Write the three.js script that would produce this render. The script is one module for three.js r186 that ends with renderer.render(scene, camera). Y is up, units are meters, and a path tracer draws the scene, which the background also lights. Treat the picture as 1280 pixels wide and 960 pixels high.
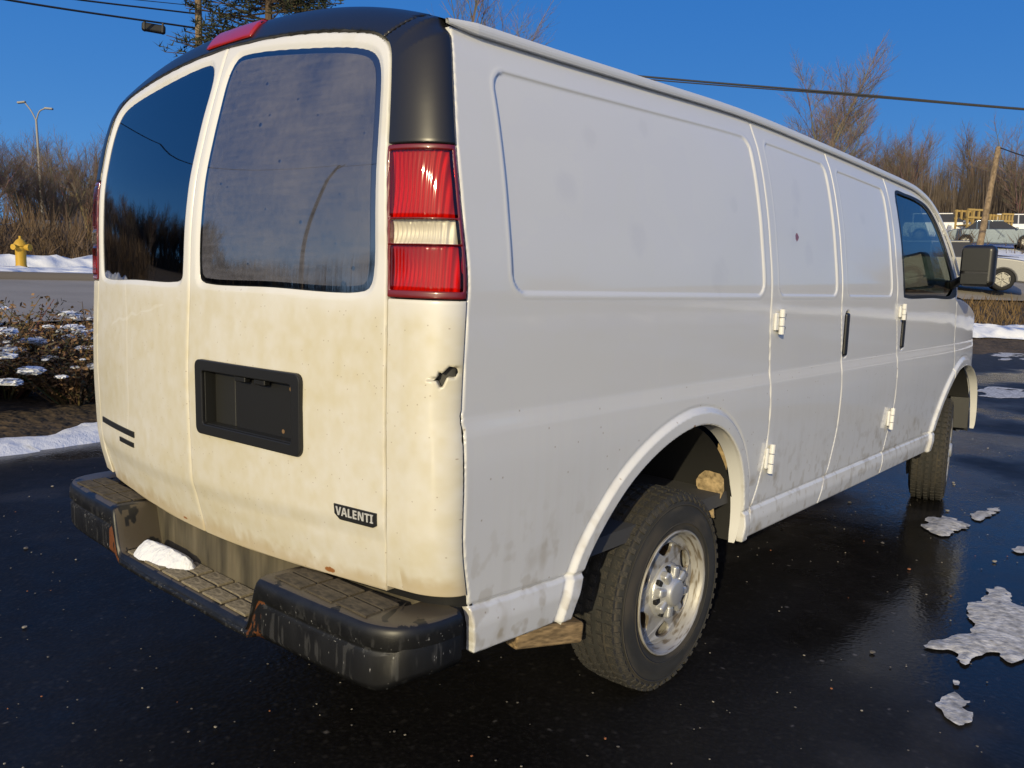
import * as THREE from 'three';
import { mergeGeometries } from 'three/addons/utils/BufferGeometryUtils.js';
import { RoundedBoxGeometry } from 'three/addons/geometries/RoundedBoxGeometry.js';
import { FontLoader } from 'three/addons/loaders/FontLoader.js';
import { TextGeometry } from 'three/addons/geometries/TextGeometry.js';

// ------------------------------------------------------------------ camera, sky, sun, exposure
const scene = new THREE.Scene();
const EYE = new THREE.Vector3(-2.42, 1.4175, 2.347), YAW = 0.7222, PITCH = -0.1288, ROLL = 0.0307, FOC = 1027.7;
const FW = new THREE.Vector3(Math.cos(YAW) * Math.cos(PITCH), Math.sin(PITCH), -Math.sin(YAW) * Math.cos(PITCH));
const R0 = new THREE.Vector3().crossVectors(FW, new THREE.Vector3(0, 1, 0)).normalize();
const U0 = new THREE.Vector3().crossVectors(R0, FW);
const RT = R0.clone().multiplyScalar(Math.cos(ROLL)).addScaledVector(U0, Math.sin(ROLL));
const UP = U0.clone().multiplyScalar(Math.cos(ROLL)).addScaledVector(R0, -Math.sin(ROLL));
const camera = new THREE.PerspectiveCamera(2 * Math.atan(480 / FOC) * 180 / Math.PI, 4 / 3, 0.05, 600);
camera.position.copy(EYE);
camera.quaternion.setFromRotationMatrix(new THREE.Matrix4().makeBasis(RT, UP, FW.clone().negate()));
scene.add(camera);
// a pixel of the photograph as a direction (1 metre deep)
const pixelRay = (px, py) => FW.clone().addScaledVector(RT, (px - 640) / FOC).addScaledVector(UP, -(py - 480) / FOC);
const at = (px, py, depth) => EYE.clone().addScaledVector(pixelRay(px, py), depth);

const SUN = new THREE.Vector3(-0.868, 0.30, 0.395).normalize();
{
  const W = 512, H = 256, d = new Float32Array(W * H * 4);
  const zen = [0.014, 0.100, 0.40], mid = [0.028, 0.195, 0.60], hor = [0.165, 0.40, 0.70], gnd = [0.10, 0.10, 0.10];
  const v = new THREE.Vector3();
  for (let j = 0; j < H; j++) for (let i = 0; i < W; i++) {
    const el = (j + 0.5) / H * Math.PI - Math.PI / 2, az = ((i + 0.5) / W - 0.5) * 2 * Math.PI;
    v.set(Math.cos(el) * Math.cos(az), Math.sin(el), Math.cos(el) * Math.sin(az));
    const h = Math.max(0, v.y), k = (j * W + i) * 4, c = Math.max(0, v.dot(SUN));
    const a = Math.exp(-h * 7.5), b = Math.exp(-h * 1.7), glow = 0.90 * Math.pow(c, 2) + 0.8 * Math.pow(c, 20);  // broad warm glow round the unseen sun, raised to light the van side
    for (let n = 0; n < 3; n++) {
      let x = zen[n] * (1 - b) + mid[n] * b; x = x * (1 - a) + hor[n] * a;
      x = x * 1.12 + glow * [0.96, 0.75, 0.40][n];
      d[k + n] = v.y < -0.02 ? gnd[n] : x;
    }
    d[k + 3] = 1;
  }
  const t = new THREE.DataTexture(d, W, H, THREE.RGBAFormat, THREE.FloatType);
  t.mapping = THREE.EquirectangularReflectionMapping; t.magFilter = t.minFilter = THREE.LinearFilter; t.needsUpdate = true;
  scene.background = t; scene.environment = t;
}
const sun = new THREE.DirectionalLight(new THREE.Color(1.0, 0.85, 0.53), 3.35);
sun.position.copy(SUN).multiplyScalar(60); sun.target.position.set(0, 0, 0);
sun.castShadow = true; sun.shadow.mapSize.set(4096, 4096); sun.shadow.radius = 1;
Object.assign(sun.shadow.camera, { left: -45, right: 45, top: 45, bottom: -45, near: 1, far: 160 });
scene.add(sun, sun.target);
const renderer = new THREE.WebGLRenderer({ antialias: true });
renderer.toneMapping = THREE.LinearToneMapping; renderer.toneMappingExposure = 0.9;
renderer.shadowMap.enabled = true;

// ------------------------------------------------------------------ helpers
let seed = 12345;
const rnd = () => { seed = (seed + 0x6D2B79F5) | 0; let t = Math.imul(seed ^ (seed >>> 15), 1 | seed); t = (t + Math.imul(t ^ (t >>> 7), 61 | t)) ^ t; return ((t ^ (t >>> 14)) >>> 0) / 4294967296; };
const rr = (a, b) => a + (b - a) * rnd();
const clamp = (x, a = 0, b = 1) => Math.min(b, Math.max(a, x));
const sst = (a, b, x) => { const t = clamp((x - a) / (b - a)); return t * t * (3 - 2 * t); };
const mix = (a, b, t) => a + (b - a) * t;
const hash = (x, y, s = 0) => { let h = Math.imul(x | 0, 374761393) + Math.imul(y | 0, 668265263) + Math.imul(s | 0, 2147483647 ^ 974711); h = Math.imul(h ^ (h >>> 13), 1274126177); return ((h ^ (h >>> 16)) >>> 0) / 4294967296; };
function noise(x, y, s = 0, per = 0) {
  const xi = Math.floor(x), yi = Math.floor(y), fx = x - xi, fy = y - yi, u = fx * fx * (3 - 2 * fx), v = fy * fy * (3 - 2 * fy);
  const w = per ? (n) => ((n % per) + per) % per : (n) => n;
  const a = hash(w(xi), w(yi), s), b = hash(w(xi + 1), w(yi), s), c = hash(w(xi), w(yi + 1), s), e = hash(w(xi + 1), w(yi + 1), s);
  return mix(mix(a, b, u), mix(c, e, u), v);
}
function fbm(x, y, o = 4, s = 0, per = 0) { let a = 0, f = 1, g = 0.5, t = 0; for (let i = 0; i < o; i++) { a += g * noise(x * f, y * f, s + i, per ? per * f : 0); t += g; f *= 2; g *= 0.5; } return a / t; }
// monotone piecewise cubic through a table
function table(pts) {
  const n = pts.length, X = pts.map(p => p[0]), Y = pts.map(p => p[1]), m = new Array(n).fill(0), d = [];
  for (let i = 0; i < n - 1; i++) d.push((Y[i + 1] - Y[i]) / (X[i + 1] - X[i]));
  for (let i = 0; i < n; i++) m[i] = i === 0 ? d[0] : i === n - 1 ? d[n - 2] : d[i - 1] * d[i] <= 0 ? 0 : 2 * d[i - 1] * d[i] / (d[i - 1] + d[i]);
  return (x) => {
    if (x <= X[0]) return Y[0] + m[0] * (x - X[0]); if (x >= X[n - 1]) return Y[n - 1] + m[n - 1] * (x - X[n - 1]);
    let i = 0; while (x > X[i + 1]) i++;
    const h = X[i + 1] - X[i], t = (x - X[i]) / h, t2 = t * t, t3 = t2 * t;
    return (2 * t3 - 3 * t2 + 1) * Y[i] + (t3 - 2 * t2 + t) * h * m[i] + (-2 * t3 + 3 * t2) * Y[i + 1] + (t3 - t2) * h * m[i + 1];
  };
}
const lin = (a, b, n) => Array.from({ length: n + 1 }, (_, i) => a + (b - a) * i / n);
const step = (a, b, s) => lin(a, b, Math.max(1, Math.round((b - a) / s)));
// closed smooth polygon through points, and signed distance (positive inside)
function smoothPoly(pts, div = 8, closed = true) {
  const c = new THREE.CatmullRomCurve3(pts.map(p => new THREE.Vector3(p[0], p[1], 0)), closed, 'centripetal');
  return c.getPoints(pts.length * div).map(p => [p.x, p.y]).slice(0, closed ? -1 : undefined);
}
function sdPoly(poly) {
  const n = poly.length; let bx0 = 1e9, bx1 = -1e9, by0 = 1e9, by1 = -1e9;
  for (const [x, y] of poly) { bx0 = Math.min(bx0, x); bx1 = Math.max(bx1, x); by0 = Math.min(by0, y); by1 = Math.max(by1, y); }
  return (x, y) => {
    const ex = Math.max(bx0 - x, x - bx1, by0 - y, y - by1); if (ex > 0.08) return -ex;
    let d = 1e9, ins = false;
    for (let i = 0, j = n - 1; i < n; j = i++) {
      const ax = poly[j][0], ay = poly[j][1], bx = poly[i][0], by = poly[i][1], ux = bx - ax, uy = by - ay;
      const t = clamp(((x - ax) * ux + (y - ay) * uy) / (ux * ux + uy * uy + 1e-12)), qx = x - ax - ux * t, qy = y - ay - uy * t;
      d = Math.min(d, qx * qx + qy * qy);
      if ((ay > y) !== (by > y) && x < (bx - ax) * (y - ay) / (by - ay) + ax) ins = !ins;
    }
    return ins ? Math.sqrt(d) : -Math.sqrt(d);
  };
}
const sdRect = (x0, x1, y0, y1, r) => (x, y) => {
  const qx = Math.abs(x - (x0 + x1) / 2) - (x1 - x0) / 2 + r, qy = Math.abs(y - (y0 + y1) / 2) - (y1 - y0) / 2 + r;
  return -(Math.hypot(Math.max(qx, 0), Math.max(qy, 0)) + Math.min(Math.max(qx, qy), 0) - r);
};
/* A sheet P(u,v) trimmed where D(a,b) < 0 (a,b = C(u,v)), raised by relief(a,b) along its normal, with rolled edges and a return flange. */
function sheet({ us, vs, P, C = (u, v) => [u, v], D = () => 1, relief = () => 0, roll = 0, flange = 0, out, uv = (a, b) => [a, b] }) {
  const nu = us.length, nv = vs.length, hu = 1e-3, A = new THREE.Vector3(), B = new THREE.Vector3();
  const Dd = new Float32Array(nu * nv);
  for (let j = 0; j < nv; j++) for (let i = 0; i < nu; i++) { const [a, b] = C(us[i], vs[j]); Dd[j * nu + i] = D(a, b); }
  const baseN = (u, v) => {
    const p = P(u, v), q = P(u + hu, v), r = P(u, v + hu);
    A.set(q[0] - p[0], q[1] - p[1], q[2] - p[2]); B.set(r[0] - p[0], r[1] - p[1], r[2] - p[2]); A.cross(B).normalize();
    const o = out(p); if (A.x * o[0] + A.y * o[1] + A.z * o[2] < 0) A.negate();
    return [p, A.x, A.y, A.z];
  };
  const full = (u, v, N) => {
    const [a, b] = C(u, v), d = roll ? Math.max(0, D(a, b)) : 1, p = P(u, v), [, x, y, z] = N;
    let o = relief(a, b); if (roll && d < roll) o -= roll - Math.sqrt(Math.max(0, roll * roll - (roll - d) ** 2));
    return [p[0] + x * o, p[1] + y * o, p[2] + z * o];
  };
  const pos = [], nor = [], uvs = [], idx = [], cache = new Map();
  const vert = (key, u, v) => {
    let id = cache.get(key); if (id !== undefined) return id;
    id = pos.length / 3; cache.set(key, id);
    const N = baseN(u, v), p = full(u, v, N), q = full(u + hu, v, N), q0 = full(u - hu, v, N), r = full(u, v + hu, N), r1 = full(u, v - hu, N);
    A.set(q[0] - q0[0], q[1] - q0[1], q[2] - q0[2]); B.set(r[0] - r1[0], r[1] - r1[1], r[2] - r1[2]); A.cross(B).normalize();
    const o = out(p); if (A.x * o[0] + A.y * o[1] + A.z * o[2] < 0) A.negate();
    pos.push(...p); nor.push(A.x, A.y, A.z); const [ca, cb] = C(u, v); uvs.push(...uv(ca, cb));
    return id;
  };
  for (let j = 0; j < nv - 1; j++) for (let i = 0; i < nu - 1; i++) {
    const c = [[i, j], [i + 1, j], [i + 1, j + 1], [i, j + 1]], dv = c.map(([x, y]) => Dd[y * nu + x]);
    if (dv.every(d => d < 0)) continue;
    const poly = [];
    for (let k = 0; k < 4; k++) {
      const [x, y] = c[k], [x2, y2] = c[(k + 1) % 4], d0 = dv[k], d1 = dv[(k + 1) % 4];
      if (d0 >= 0) poly.push(vert(y * nu + x, us[x], vs[y]));
      if ((d0 >= 0) !== (d1 >= 0)) {
        const t = d0 / (d0 - d1), a = y * nu + x, b = y2 * nu + x2;
        poly.push(vert('e' + Math.min(a, b) + '_' + Math.max(a, b), mix(us[x], us[x2], t), mix(vs[y], vs[y2], t)));
      }
    }
    for (let k = 1; k < poly.length - 1; k++) idx.push(poly[0], poly[k], poly[k + 1]);
  }
  // same winding as the normals
  if (idx.length) {
    const p = i => new THREE.Vector3(pos[i * 3], pos[i * 3 + 1], pos[i * 3 + 2]); let s = 0;
    for (let k = 0; k < idx.length; k += Math.max(3, Math.floor(idx.length / 150) * 3)) { const a = p(idx[k]), n = p(idx[k + 1]).sub(a).cross(p(idx[k + 2]).sub(a)); s += n.x * nor[idx[k] * 3] + n.y * nor[idx[k] * 3 + 1] + n.z * nor[idx[k] * 3 + 2]; }
    if (s < 0) for (let k = 0; k < idx.length; k += 3) { const t = idx[k + 1]; idx[k + 1] = idx[k + 2]; idx[k + 2] = t; }
  }
  if (flange) {
    const ed = new Map();
    for (let k = 0; k < idx.length; k += 3) for (let e = 0; e < 3; e++) { const a = idx[k + e], b = idx[k + (e + 1) % 3], key = a < b ? a + '_' + b : b + '_' + a; if (ed.has(key)) ed.set(key, null); else ed.set(key, [a, b]); }
    for (const v of ed.values()) if (v) {
      const [a, b] = v, n0 = pos.length / 3, q = [];
      for (const i of [a, b]) q.push([pos[i * 3], pos[i * 3 + 1], pos[i * 3 + 2], nor[i * 3], nor[i * 3 + 1], nor[i * 3 + 2], uvs[i * 2], uvs[i * 2 + 1]]);
      const o = out([q[0][0], q[0][1], q[0][2]]);
      const e = new THREE.Vector3(q[1][0] - q[0][0], q[1][1] - q[0][1], q[1][2] - q[0][2]), N = e.cross(new THREE.Vector3(...o)).normalize();
      for (const [dep] of [[0], [flange]]) for (const w of q) { pos.push(w[0] - o[0] * dep, w[1] - o[1] * dep, w[2] - o[2] * dep); nor.push(N.x, N.y, N.z); uvs.push(w[6], w[7]); }
      idx.push(n0 + 1, n0, n0 + 2, n0 + 1, n0 + 2, n0 + 3);
    }
  }
  const g = new THREE.BufferGeometry();
  g.setAttribute('position', new THREE.Float32BufferAttribute(pos, 3)); g.setAttribute('normal', new THREE.Float32BufferAttribute(nor, 3)); g.setAttribute('uv', new THREE.Float32BufferAttribute(uvs, 2)); g.setIndex(idx);
  return g;
}
const names = {};
const numbered = (n) => { const k = names[n] = (names[n] ?? -1) + 1; return k ? n + '_' + String(k).padStart(3, '0') : n; };
function part(name, geo, m, parent) { const o = new THREE.Mesh(geo, m); o.name = name; parent.add(o); return o; }
function thing(name, label, category, group) { const o = new THREE.Group(); o.name = numbered(name); o.userData = { label, category }; if (group) o.userData.group = group; scene.add(o); return o; }
function single(name, geo, m, label, category, group, kind) { const o = new THREE.Mesh(geo, m); o.name = numbered(name); if (label) o.userData.label = label; if (category) o.userData.category = category; if (group) o.userData.group = group; if (kind) o.userData.kind = kind; scene.add(o); return o; }
function copy(src, label) { const o = src.clone(); o.name = numbered(src.name.replace(/_\d{3}$/, '')); o.userData = { ...src.userData }; if (label) o.userData.label = label; scene.add(o); return o; }
const structure = (name, geo, m, label) => single(name, geo, m, label, null, null, 'structure');
const mat = (r, g, b, rough = 0.6, o = {}) => new THREE.MeshPhysicalMaterial({ color: new THREE.Color().setRGB(r, g, b), roughness: rough, side: THREE.DoubleSide, ...o });
const T = (g, x = 0, y = 0, z = 0) => g.translate(x, y, z);
const merge = (a) => mergeGeometries(a.map(g => { const h = g.index ? g.toNonIndexed() : g; for (const k of Object.keys(h.attributes)) if (!['position', 'normal', 'uv'].includes(k)) h.deleteAttribute(k); return h; }));
const rbox = (w, h, d, r = 0.006, s = 2) => new RoundedBoxGeometry(w, h, d, s, r);
// tapered bar between two points
function bar(a, b, r0, r1 = r0, n = 8) {
  const A = new THREE.Vector3(...a), B = new THREE.Vector3(...b), d = B.clone().sub(A), g = new THREE.CylinderGeometry(r1, r0, d.length(), n, 1);
  g.applyQuaternion(new THREE.Quaternion().setFromUnitVectors(new THREE.Vector3(0, 1, 0), d.clone().normalize())); const m = A.add(B).multiplyScalar(0.5); return g.translate(m.x, m.y, m.z);
}
const tube = (pts, r, n = 60, s = 8) => new THREE.TubeGeometry(new THREE.CatmullRomCurve3(pts.map(p => new THREE.Vector3(...p))), n, r, s);
// texture computed from a colour function f(u, v) -> [r,g,b] in linear light
function texColor(w, h, f, rep) {
  const d = new Uint8Array(w * h * 4), e = (x) => { x = clamp(x); return Math.round(255 * (x < 0.0031308 ? x * 12.92 : 1.055 * Math.pow(x, 1 / 2.4) - 0.055)); };
  for (let j = 0; j < h; j++) for (let i = 0; i < w; i++) { const c = f((i + 0.5) / w, (j + 0.5) / h), k = (j * w + i) * 4; d[k] = e(c[0]); d[k + 1] = e(c[1]); d[k + 2] = e(c[2]); d[k + 3] = 255; }
  return texSet(new THREE.DataTexture(d, w, h), THREE.SRGBColorSpace, rep);
}
function texGray(w, h, f, rep) {
  const d = new Uint8Array(w * h * 4);
  for (let j = 0; j < h; j++) for (let i = 0; i < w; i++) { const c = Math.round(255 * clamp(f((i + 0.5) / w, (j + 0.5) / h))), k = (j * w + i) * 4; d[k] = d[k + 1] = d[k + 2] = c; d[k + 3] = 255; }
  return texSet(new THREE.DataTexture(d, w, h), THREE.NoColorSpace, rep);
}
function texSet(t, cs, rep) { t.colorSpace = cs; t.magFilter = THREE.LinearFilter; t.minFilter = THREE.LinearMipmapLinearFilter; t.generateMipmaps = true; t.wrapS = t.wrapT = THREE.RepeatWrapping; if (rep) t.repeat.set(rep, rep); t.needsUpdate = true; return t; }

// ------------------------------------------------------------------ the lie of the land
// edge of the parking lot: z as a function of x; beyond it (towards -z and +x) the ground climbs to the road
const EDGE = [[-60, 6], [-40, 0], [-20, -2.6], [-8, -3.8], [-0.5, -4.38], [2.5, -4.75], [6, -5.0], [11, -4.8], [16, -3.6], [20, -1.7], [24, 1.4], [29, 7], [36, 18], [44, 34], [54, 60]];
const edgeCurve = new THREE.CatmullRomCurve3(EDGE.map(p => new THREE.Vector3(p[0], 0, p[1])), false, 'centripetal');
const EP = edgeCurve.getSpacedPoints(120).map(p => [p.x, p.z]);
function edgeDist(x, z) {           // > 0 beyond the lot
  let d = 1e9, s = 1;
  for (let i = 0; i < EP.length - 1; i++) {
    const [ax, az] = EP[i], [bx, bz] = EP[i + 1], ux = bx - ax, uz = bz - az, t = clamp(((x - ax) * ux + (z - az) * uz) / (ux * ux + uz * uz)), qx = x - ax - ux * t, qz = z - az - uz * t, q = qx * qx + qz * qz;
    if (q < d) { d = q; s = (ux * (z - az) - uz * (x - ax)) < 0 ? 1 : -1; }
  }
  return Math.sqrt(d) * s;
}
const climb = (x, z) => { const k = sst(3, 24, x + 0.25 * z); return mix(0.066, 0.165, k); };
function landE(x, z, e) { if (e <= 0) return -0.03; const k = climb(x, z); return 0.10 * sst(0, 0.6, e) + k * Math.min(e, 17) + 0.72 * k * Math.max(0, e - 17); }
const land = (x, z) => landE(x, z, edgeDist(x, z));
const onLand = (px, py, d0 = 3, d1 = 120) => { let p; for (let d = d0; d < d1; d += 0.1) { p = at(px, py, d); if (p.y < land(p.x, p.z)) break; } return p; };
// a strip beside the lot edge, s along the edge (0..1), e metres beyond it
function strip(s0, s1, ns, es, lift, wob = () => 0) {
  const pos = [], uv = [], idx = [], ne = es.length;
  for (let i = 0; i <= ns; i++) {
    const s = mix(s0, s1, i / ns), p = edgeCurve.getPointAt(s), t = edgeCurve.getTangentAt(s), n = [t.z, -t.x];
    for (let j = 0; j < ne; j++) { const e = es[j] + wob(s, j), x = p.x + n[0] * e, z = p.z + n[1] * e; pos.push(x, landE(x, z, e) + (typeof lift === 'function' ? lift(s, e, j) : lift), z); uv.push(x, z); }
  }
  for (let i = 0; i < ns; i++) for (let j = 0; j < ne - 1; j++) { const a = i * ne + j; idx.push(a, a + ne, a + 1, a + 1, a + ne, a + ne + 1); }
  const g = new THREE.BufferGeometry(); g.setAttribute('position', new THREE.Float32BufferAttribute(pos, 3)); g.setAttribute('uv', new THREE.Float32BufferAttribute(uv, 2)); g.setIndex(idx); g.computeVertexNormals(); return g;
}
const M = {};
{
  const N = 768;
  const spk = (u, v, f, th, s) => { const x = u * f, y = v * f, c = hash(Math.floor(x) % f, Math.floor(y) % f, s); return c > th ? 1 : 0; };
  M.lot = mat(1, 1, 1, 1, { specularIntensity: 0.34,
    map: texColor(N, N, (u, v) => { const n = fbm(u * 9, v * 9, 5, 3, 9), g = hash(u * N | 0, v * N | 0, 5); let c = 0.0085 + 0.008 * (n - 0.45) + 0.010 * Math.pow(g, 5) + 0.012 * sst(0.60, 0.78, fbm(u * 14, v * 14, 4, 13, 14)); if (spk(u, v, 512, 0.9990, 9)) c += 0.09; if (spk(u, v, 384, 0.985, 11)) c += 0.012; return [c * 1.05, c * 0.98, c * 0.95]; }, 0.16),
    roughnessMap: texGray(N, N, (u, v) => { const n = fbm(u * 6, v * 6, 4, 17, 6), g = fbm(u * 120, v * 120, 2, 23, 120); return 0.16 + 0.38 * sst(0.36, 0.62, n) + 0.12 * (g - 0.5); }, 0.11),
    bumpMap: texGray(N, N, (u, v) => { const w = sst(0.34, 0.60, fbm(u * 6, v * 6, 4, 17, 6)); return 0.5 + (hash(u * N | 0, v * N | 0, 7) - 0.5) * (0.35 + 0.5 * w) + 0.25 * (fbm(u * 60, v * 60, 3, 8, 60) - 0.5); }, 0.16), bumpScale: 0.002,
  });
  M.road = mat(1, 1, 1, 0.9, { map: texColor(512, 512, (u, v) => { const n = fbm(u * 8, v * 8, 5, 31, 8), g = hash(u * 512 | 0, v * 512 | 0, 4), c = 0.31 + 0.12 * (n - 0.5) + 0.06 * (g - 0.5); return [c, c * 0.90, c * 0.76]; }, 0.14) });
  M.soil = mat(1, 1, 1, 1, { map: texColor(512, 512, (u, v) => { const n = fbm(u * 14, v * 14, 5, 41, 14), g = fbm(u * 90, v * 90, 2, 43, 90), c = 0.5 + 0.9 * (n - 0.5) + 0.8 * (g - 0.5); return [0.105 * c + 0.02, 0.072 * c + 0.014, 0.042 * c + 0.01]; }, 0.25), bumpMap: texGray(512, 512, (u, v) => fbm(u * 60, v * 60, 4, 47, 60), 0.25), bumpScale: 0.05 });
  M.snow = mat(0.80, 0.82, 0.85, 0.75, { bumpMap: texGray(512, 512, (u, v) => 0.6 * fbm(u * 24, v * 24, 4, 51, 24) + 0.4 * fbm(u * 120, v * 120, 2, 52, 120), 1.2), bumpScale: 0.008, sheen: 0 });
  M.slush = mat(1, 1, 1, 0.85, { map: texColor(256, 256, (u, v) => { const n = fbm(u * 20, v * 20, 4, 61, 20), c = 0.50 + 0.75 * (n - 0.5); return [c, c * 0.98, c * 0.95]; }, 2.2), bumpMap: texGray(256, 256, (u, v) => fbm(u * 30, v * 30, 4, 62, 30), 2.2), bumpScale: 0.004 });
  M.kerb = mat(0.20, 0.17, 0.13, 0.9);
}
{
  const pos = [], uv = [], idx = [], xs = [], zs_ = [];
  for (let x = -70; x <= 130; x += Math.abs(x - 15) < 30 ? 0.9 : 3) xs.push(x);
  for (let z = -120; z <= 70; z += z > -30 && z < 20 ? 0.9 : 3) zs_.push(z);
  for (const z of zs_) for (const x of xs) { pos.push(x, land(x, z) - 0.02, z); uv.push(x, z); }
  const w = xs.length; for (let j = 0; j < zs_.length - 1; j++) for (let i = 0; i < w - 1; i++) { const a = j * w + i; idx.push(a, a + w, a + 1, a + 1, a + w, a + w + 1); }
  // far skirt to the horizon
  const g = new THREE.BufferGeometry(); g.setAttribute('position', new THREE.Float32BufferAttribute(pos, 3)); g.setAttribute('uv', new THREE.Float32BufferAttribute(uv, 2)); g.setIndex(idx); g.computeVertexNormals();
  structure('ground', g, M.soil, 'brown winter soil and dead grass rising beyond the lot');
  const far = new THREE.PlaneGeometry(900, 900).rotateX(-Math.PI / 2).translate(0, -0.6, 0); structure('far_ground', far, M.soil, 'far brown ground reaching the horizon');
  // lot surface, trimmed at its edge
  const lg = sheet({ us: step(-60, 40, 1.0), vs: step(-6, 60, 1.0), P: (x, z) => [x, 0.012 * (fbm(x * 0.35, z * 0.35, 2, 77) - 0.5) * sst(1.2, 3, Math.hypot((x - 1.5) / 2.2, z)) , z], D: (x, z) => -edgeDist(x, z), out: () => [0, 1, 0] });
  structure('parking_lot', lg, M.lot, 'black wet asphalt of the parking lot under the van');
  const road = strip(0.02, 0.98, 240, lin(6.2, 13.4, 8), 0.05); structure('road', road, M.road, 'grey salted asphalt road beyond the hedge');
  const kerb = strip(0.02, 0.98, 300, [13.4, 13.4, 13.42, 13.75, 13.76], (s, e, j) => [0.0, 0.05, 0.2, 0.2, 0.0][j]); structure('kerb', kerb, M.kerb, 'low brown kerb along the far side of the road');
}

// ------------------------------------------------------------------ the van: shape tables (metres; x forward from the rear axle, z to its right side)
const zs = table([[.40, .955], [.45, .974], [.56, .984], [.62, .986], [.80, .994], [.95, .998], [1.03, .995], [1.09, .988], [1.37, .987], [1.6, .962], [1.8, .925], [1.93, .89], [2.0, .862], [2.06, .838]]);
const railY = table([[-1.05, 2.010], [-.6, 2.020], [-.2, 2.032], [.55, 2.052], [1.3, 2.036], [2.1, 2.008], [2.6, 1.985], [2.8, 1.95], [2.95, 1.89], [3.15, 1.735], [3.4, 1.47], [3.55, 1.30]]);
const Xc = table([[.4, -1.165], [.618, -1.192], [.735, -1.217], [.80, -1.2245], [.874, -1.227], [1.066, -1.231], [1.374, -1.219], [1.498, -1.214], [1.647, -1.198], [1.803, -1.163], [1.989, -1.109], [2.072, -1.082], [2.16, -1.055]]);
const ROOF0 = 2.024, CROWN = 0.126;
const Zout = (y) => y < 1.98 ? zs(y) : y > 2.03 ? 0.845 * Math.pow(clamp(1 - (y - ROOF0) / CROWN), 1 / 2.4) : mix(zs(y), 0.845 * Math.pow(clamp(1 - (2.03 - ROOF0) / CROWN), 1 / 2.4), sst(1.98, 2.03, y));
const OUT = []; for (let y = 0.3; y < 2.1499; y += y > 1.9 ? 0.004 : 0.02) OUT.push([Zout(y), y]); OUT.push([0, 2.15]);
function outDist(z, y) { let d = 1e9; z = Math.abs(z); for (let i = 0; i < OUT.length - 1; i++) { const [ax, ay] = OUT[i]; if (ay < y - 0.14) continue; if (ay > y + 0.14) break; const ux = OUT[i + 1][0] - ax, uy = OUT[i + 1][1] - ay, t = clamp(((z - ax) * ux + (y - ay) * uy) / (ux * ux + uy * uy + 1e-12)); d = Math.min(d, Math.hypot(z - ax - ux * t, y - ay - uy * t)); } return d; }
function rearX(z, y) {
  const d = y < 1.95 && Zout(y) - Math.abs(z) > 0.17 ? 1 : outDist(z, y), r = 0.11, dep = 0.068, b = mix(0.108, 0.05, sst(1.4, 2.0, y));
  return Xc(y) + b * z * z + (d < r ? dep * (1 - Math.sqrt(Math.max(0, 1 - ((r - d) / r) ** 2))) : 0);
}
const wv = (s) => Math.sign(s) * (1 - Math.pow(Math.max(0, 1 - Math.abs(s)), 1.7));   // finer towards the corners
const rearP = (s, y) => { const z = Zout(y) * wv(s); return [rearX(z, y), y, z]; };
const rearC = (s, y) => [Zout(y) * wv(s), y];
const rearOut = (p) => { const a = clamp((Math.abs(p[2]) - 0.8) / 0.2) * 0.8; return [-Math.cos(a), 0, Math.sign(p[2]) * Math.sin(a)]; };
const noseTaper = (x) => x < 3.1 ? 0 : 0.075 * ((x - 3.1) / 1.2) ** 2 + 0.10 * Math.pow(clamp((x - 4.0) / 0.33), 3);
const sideP = (sd) => (x, y) => [x, y, sd * (zs(y) - noseTaper(x))];
const sideOut = (sd) => () => [0, 0, sd];
const rearFrame = (z, y) => {   // local x -> +z, y -> up, z -> outward
  const e = 0.004, o = new THREE.Vector3(rearX(z, y), y, z), ax = new THREE.Vector3(rearX(z + e, y) - rearX(z - e, y), 0, 2 * e).normalize(), ay0 = new THREE.Vector3(rearX(z, y + e) - rearX(z, y - e), 2 * e, 0).normalize();
  const n = new THREE.Vector3().crossVectors(ax, ay0).normalize(), ay = new THREE.Vector3().crossVectors(n, ax); return new THREE.Matrix4().makeBasis(ax, ay, n).setPosition(o);
};
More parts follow.
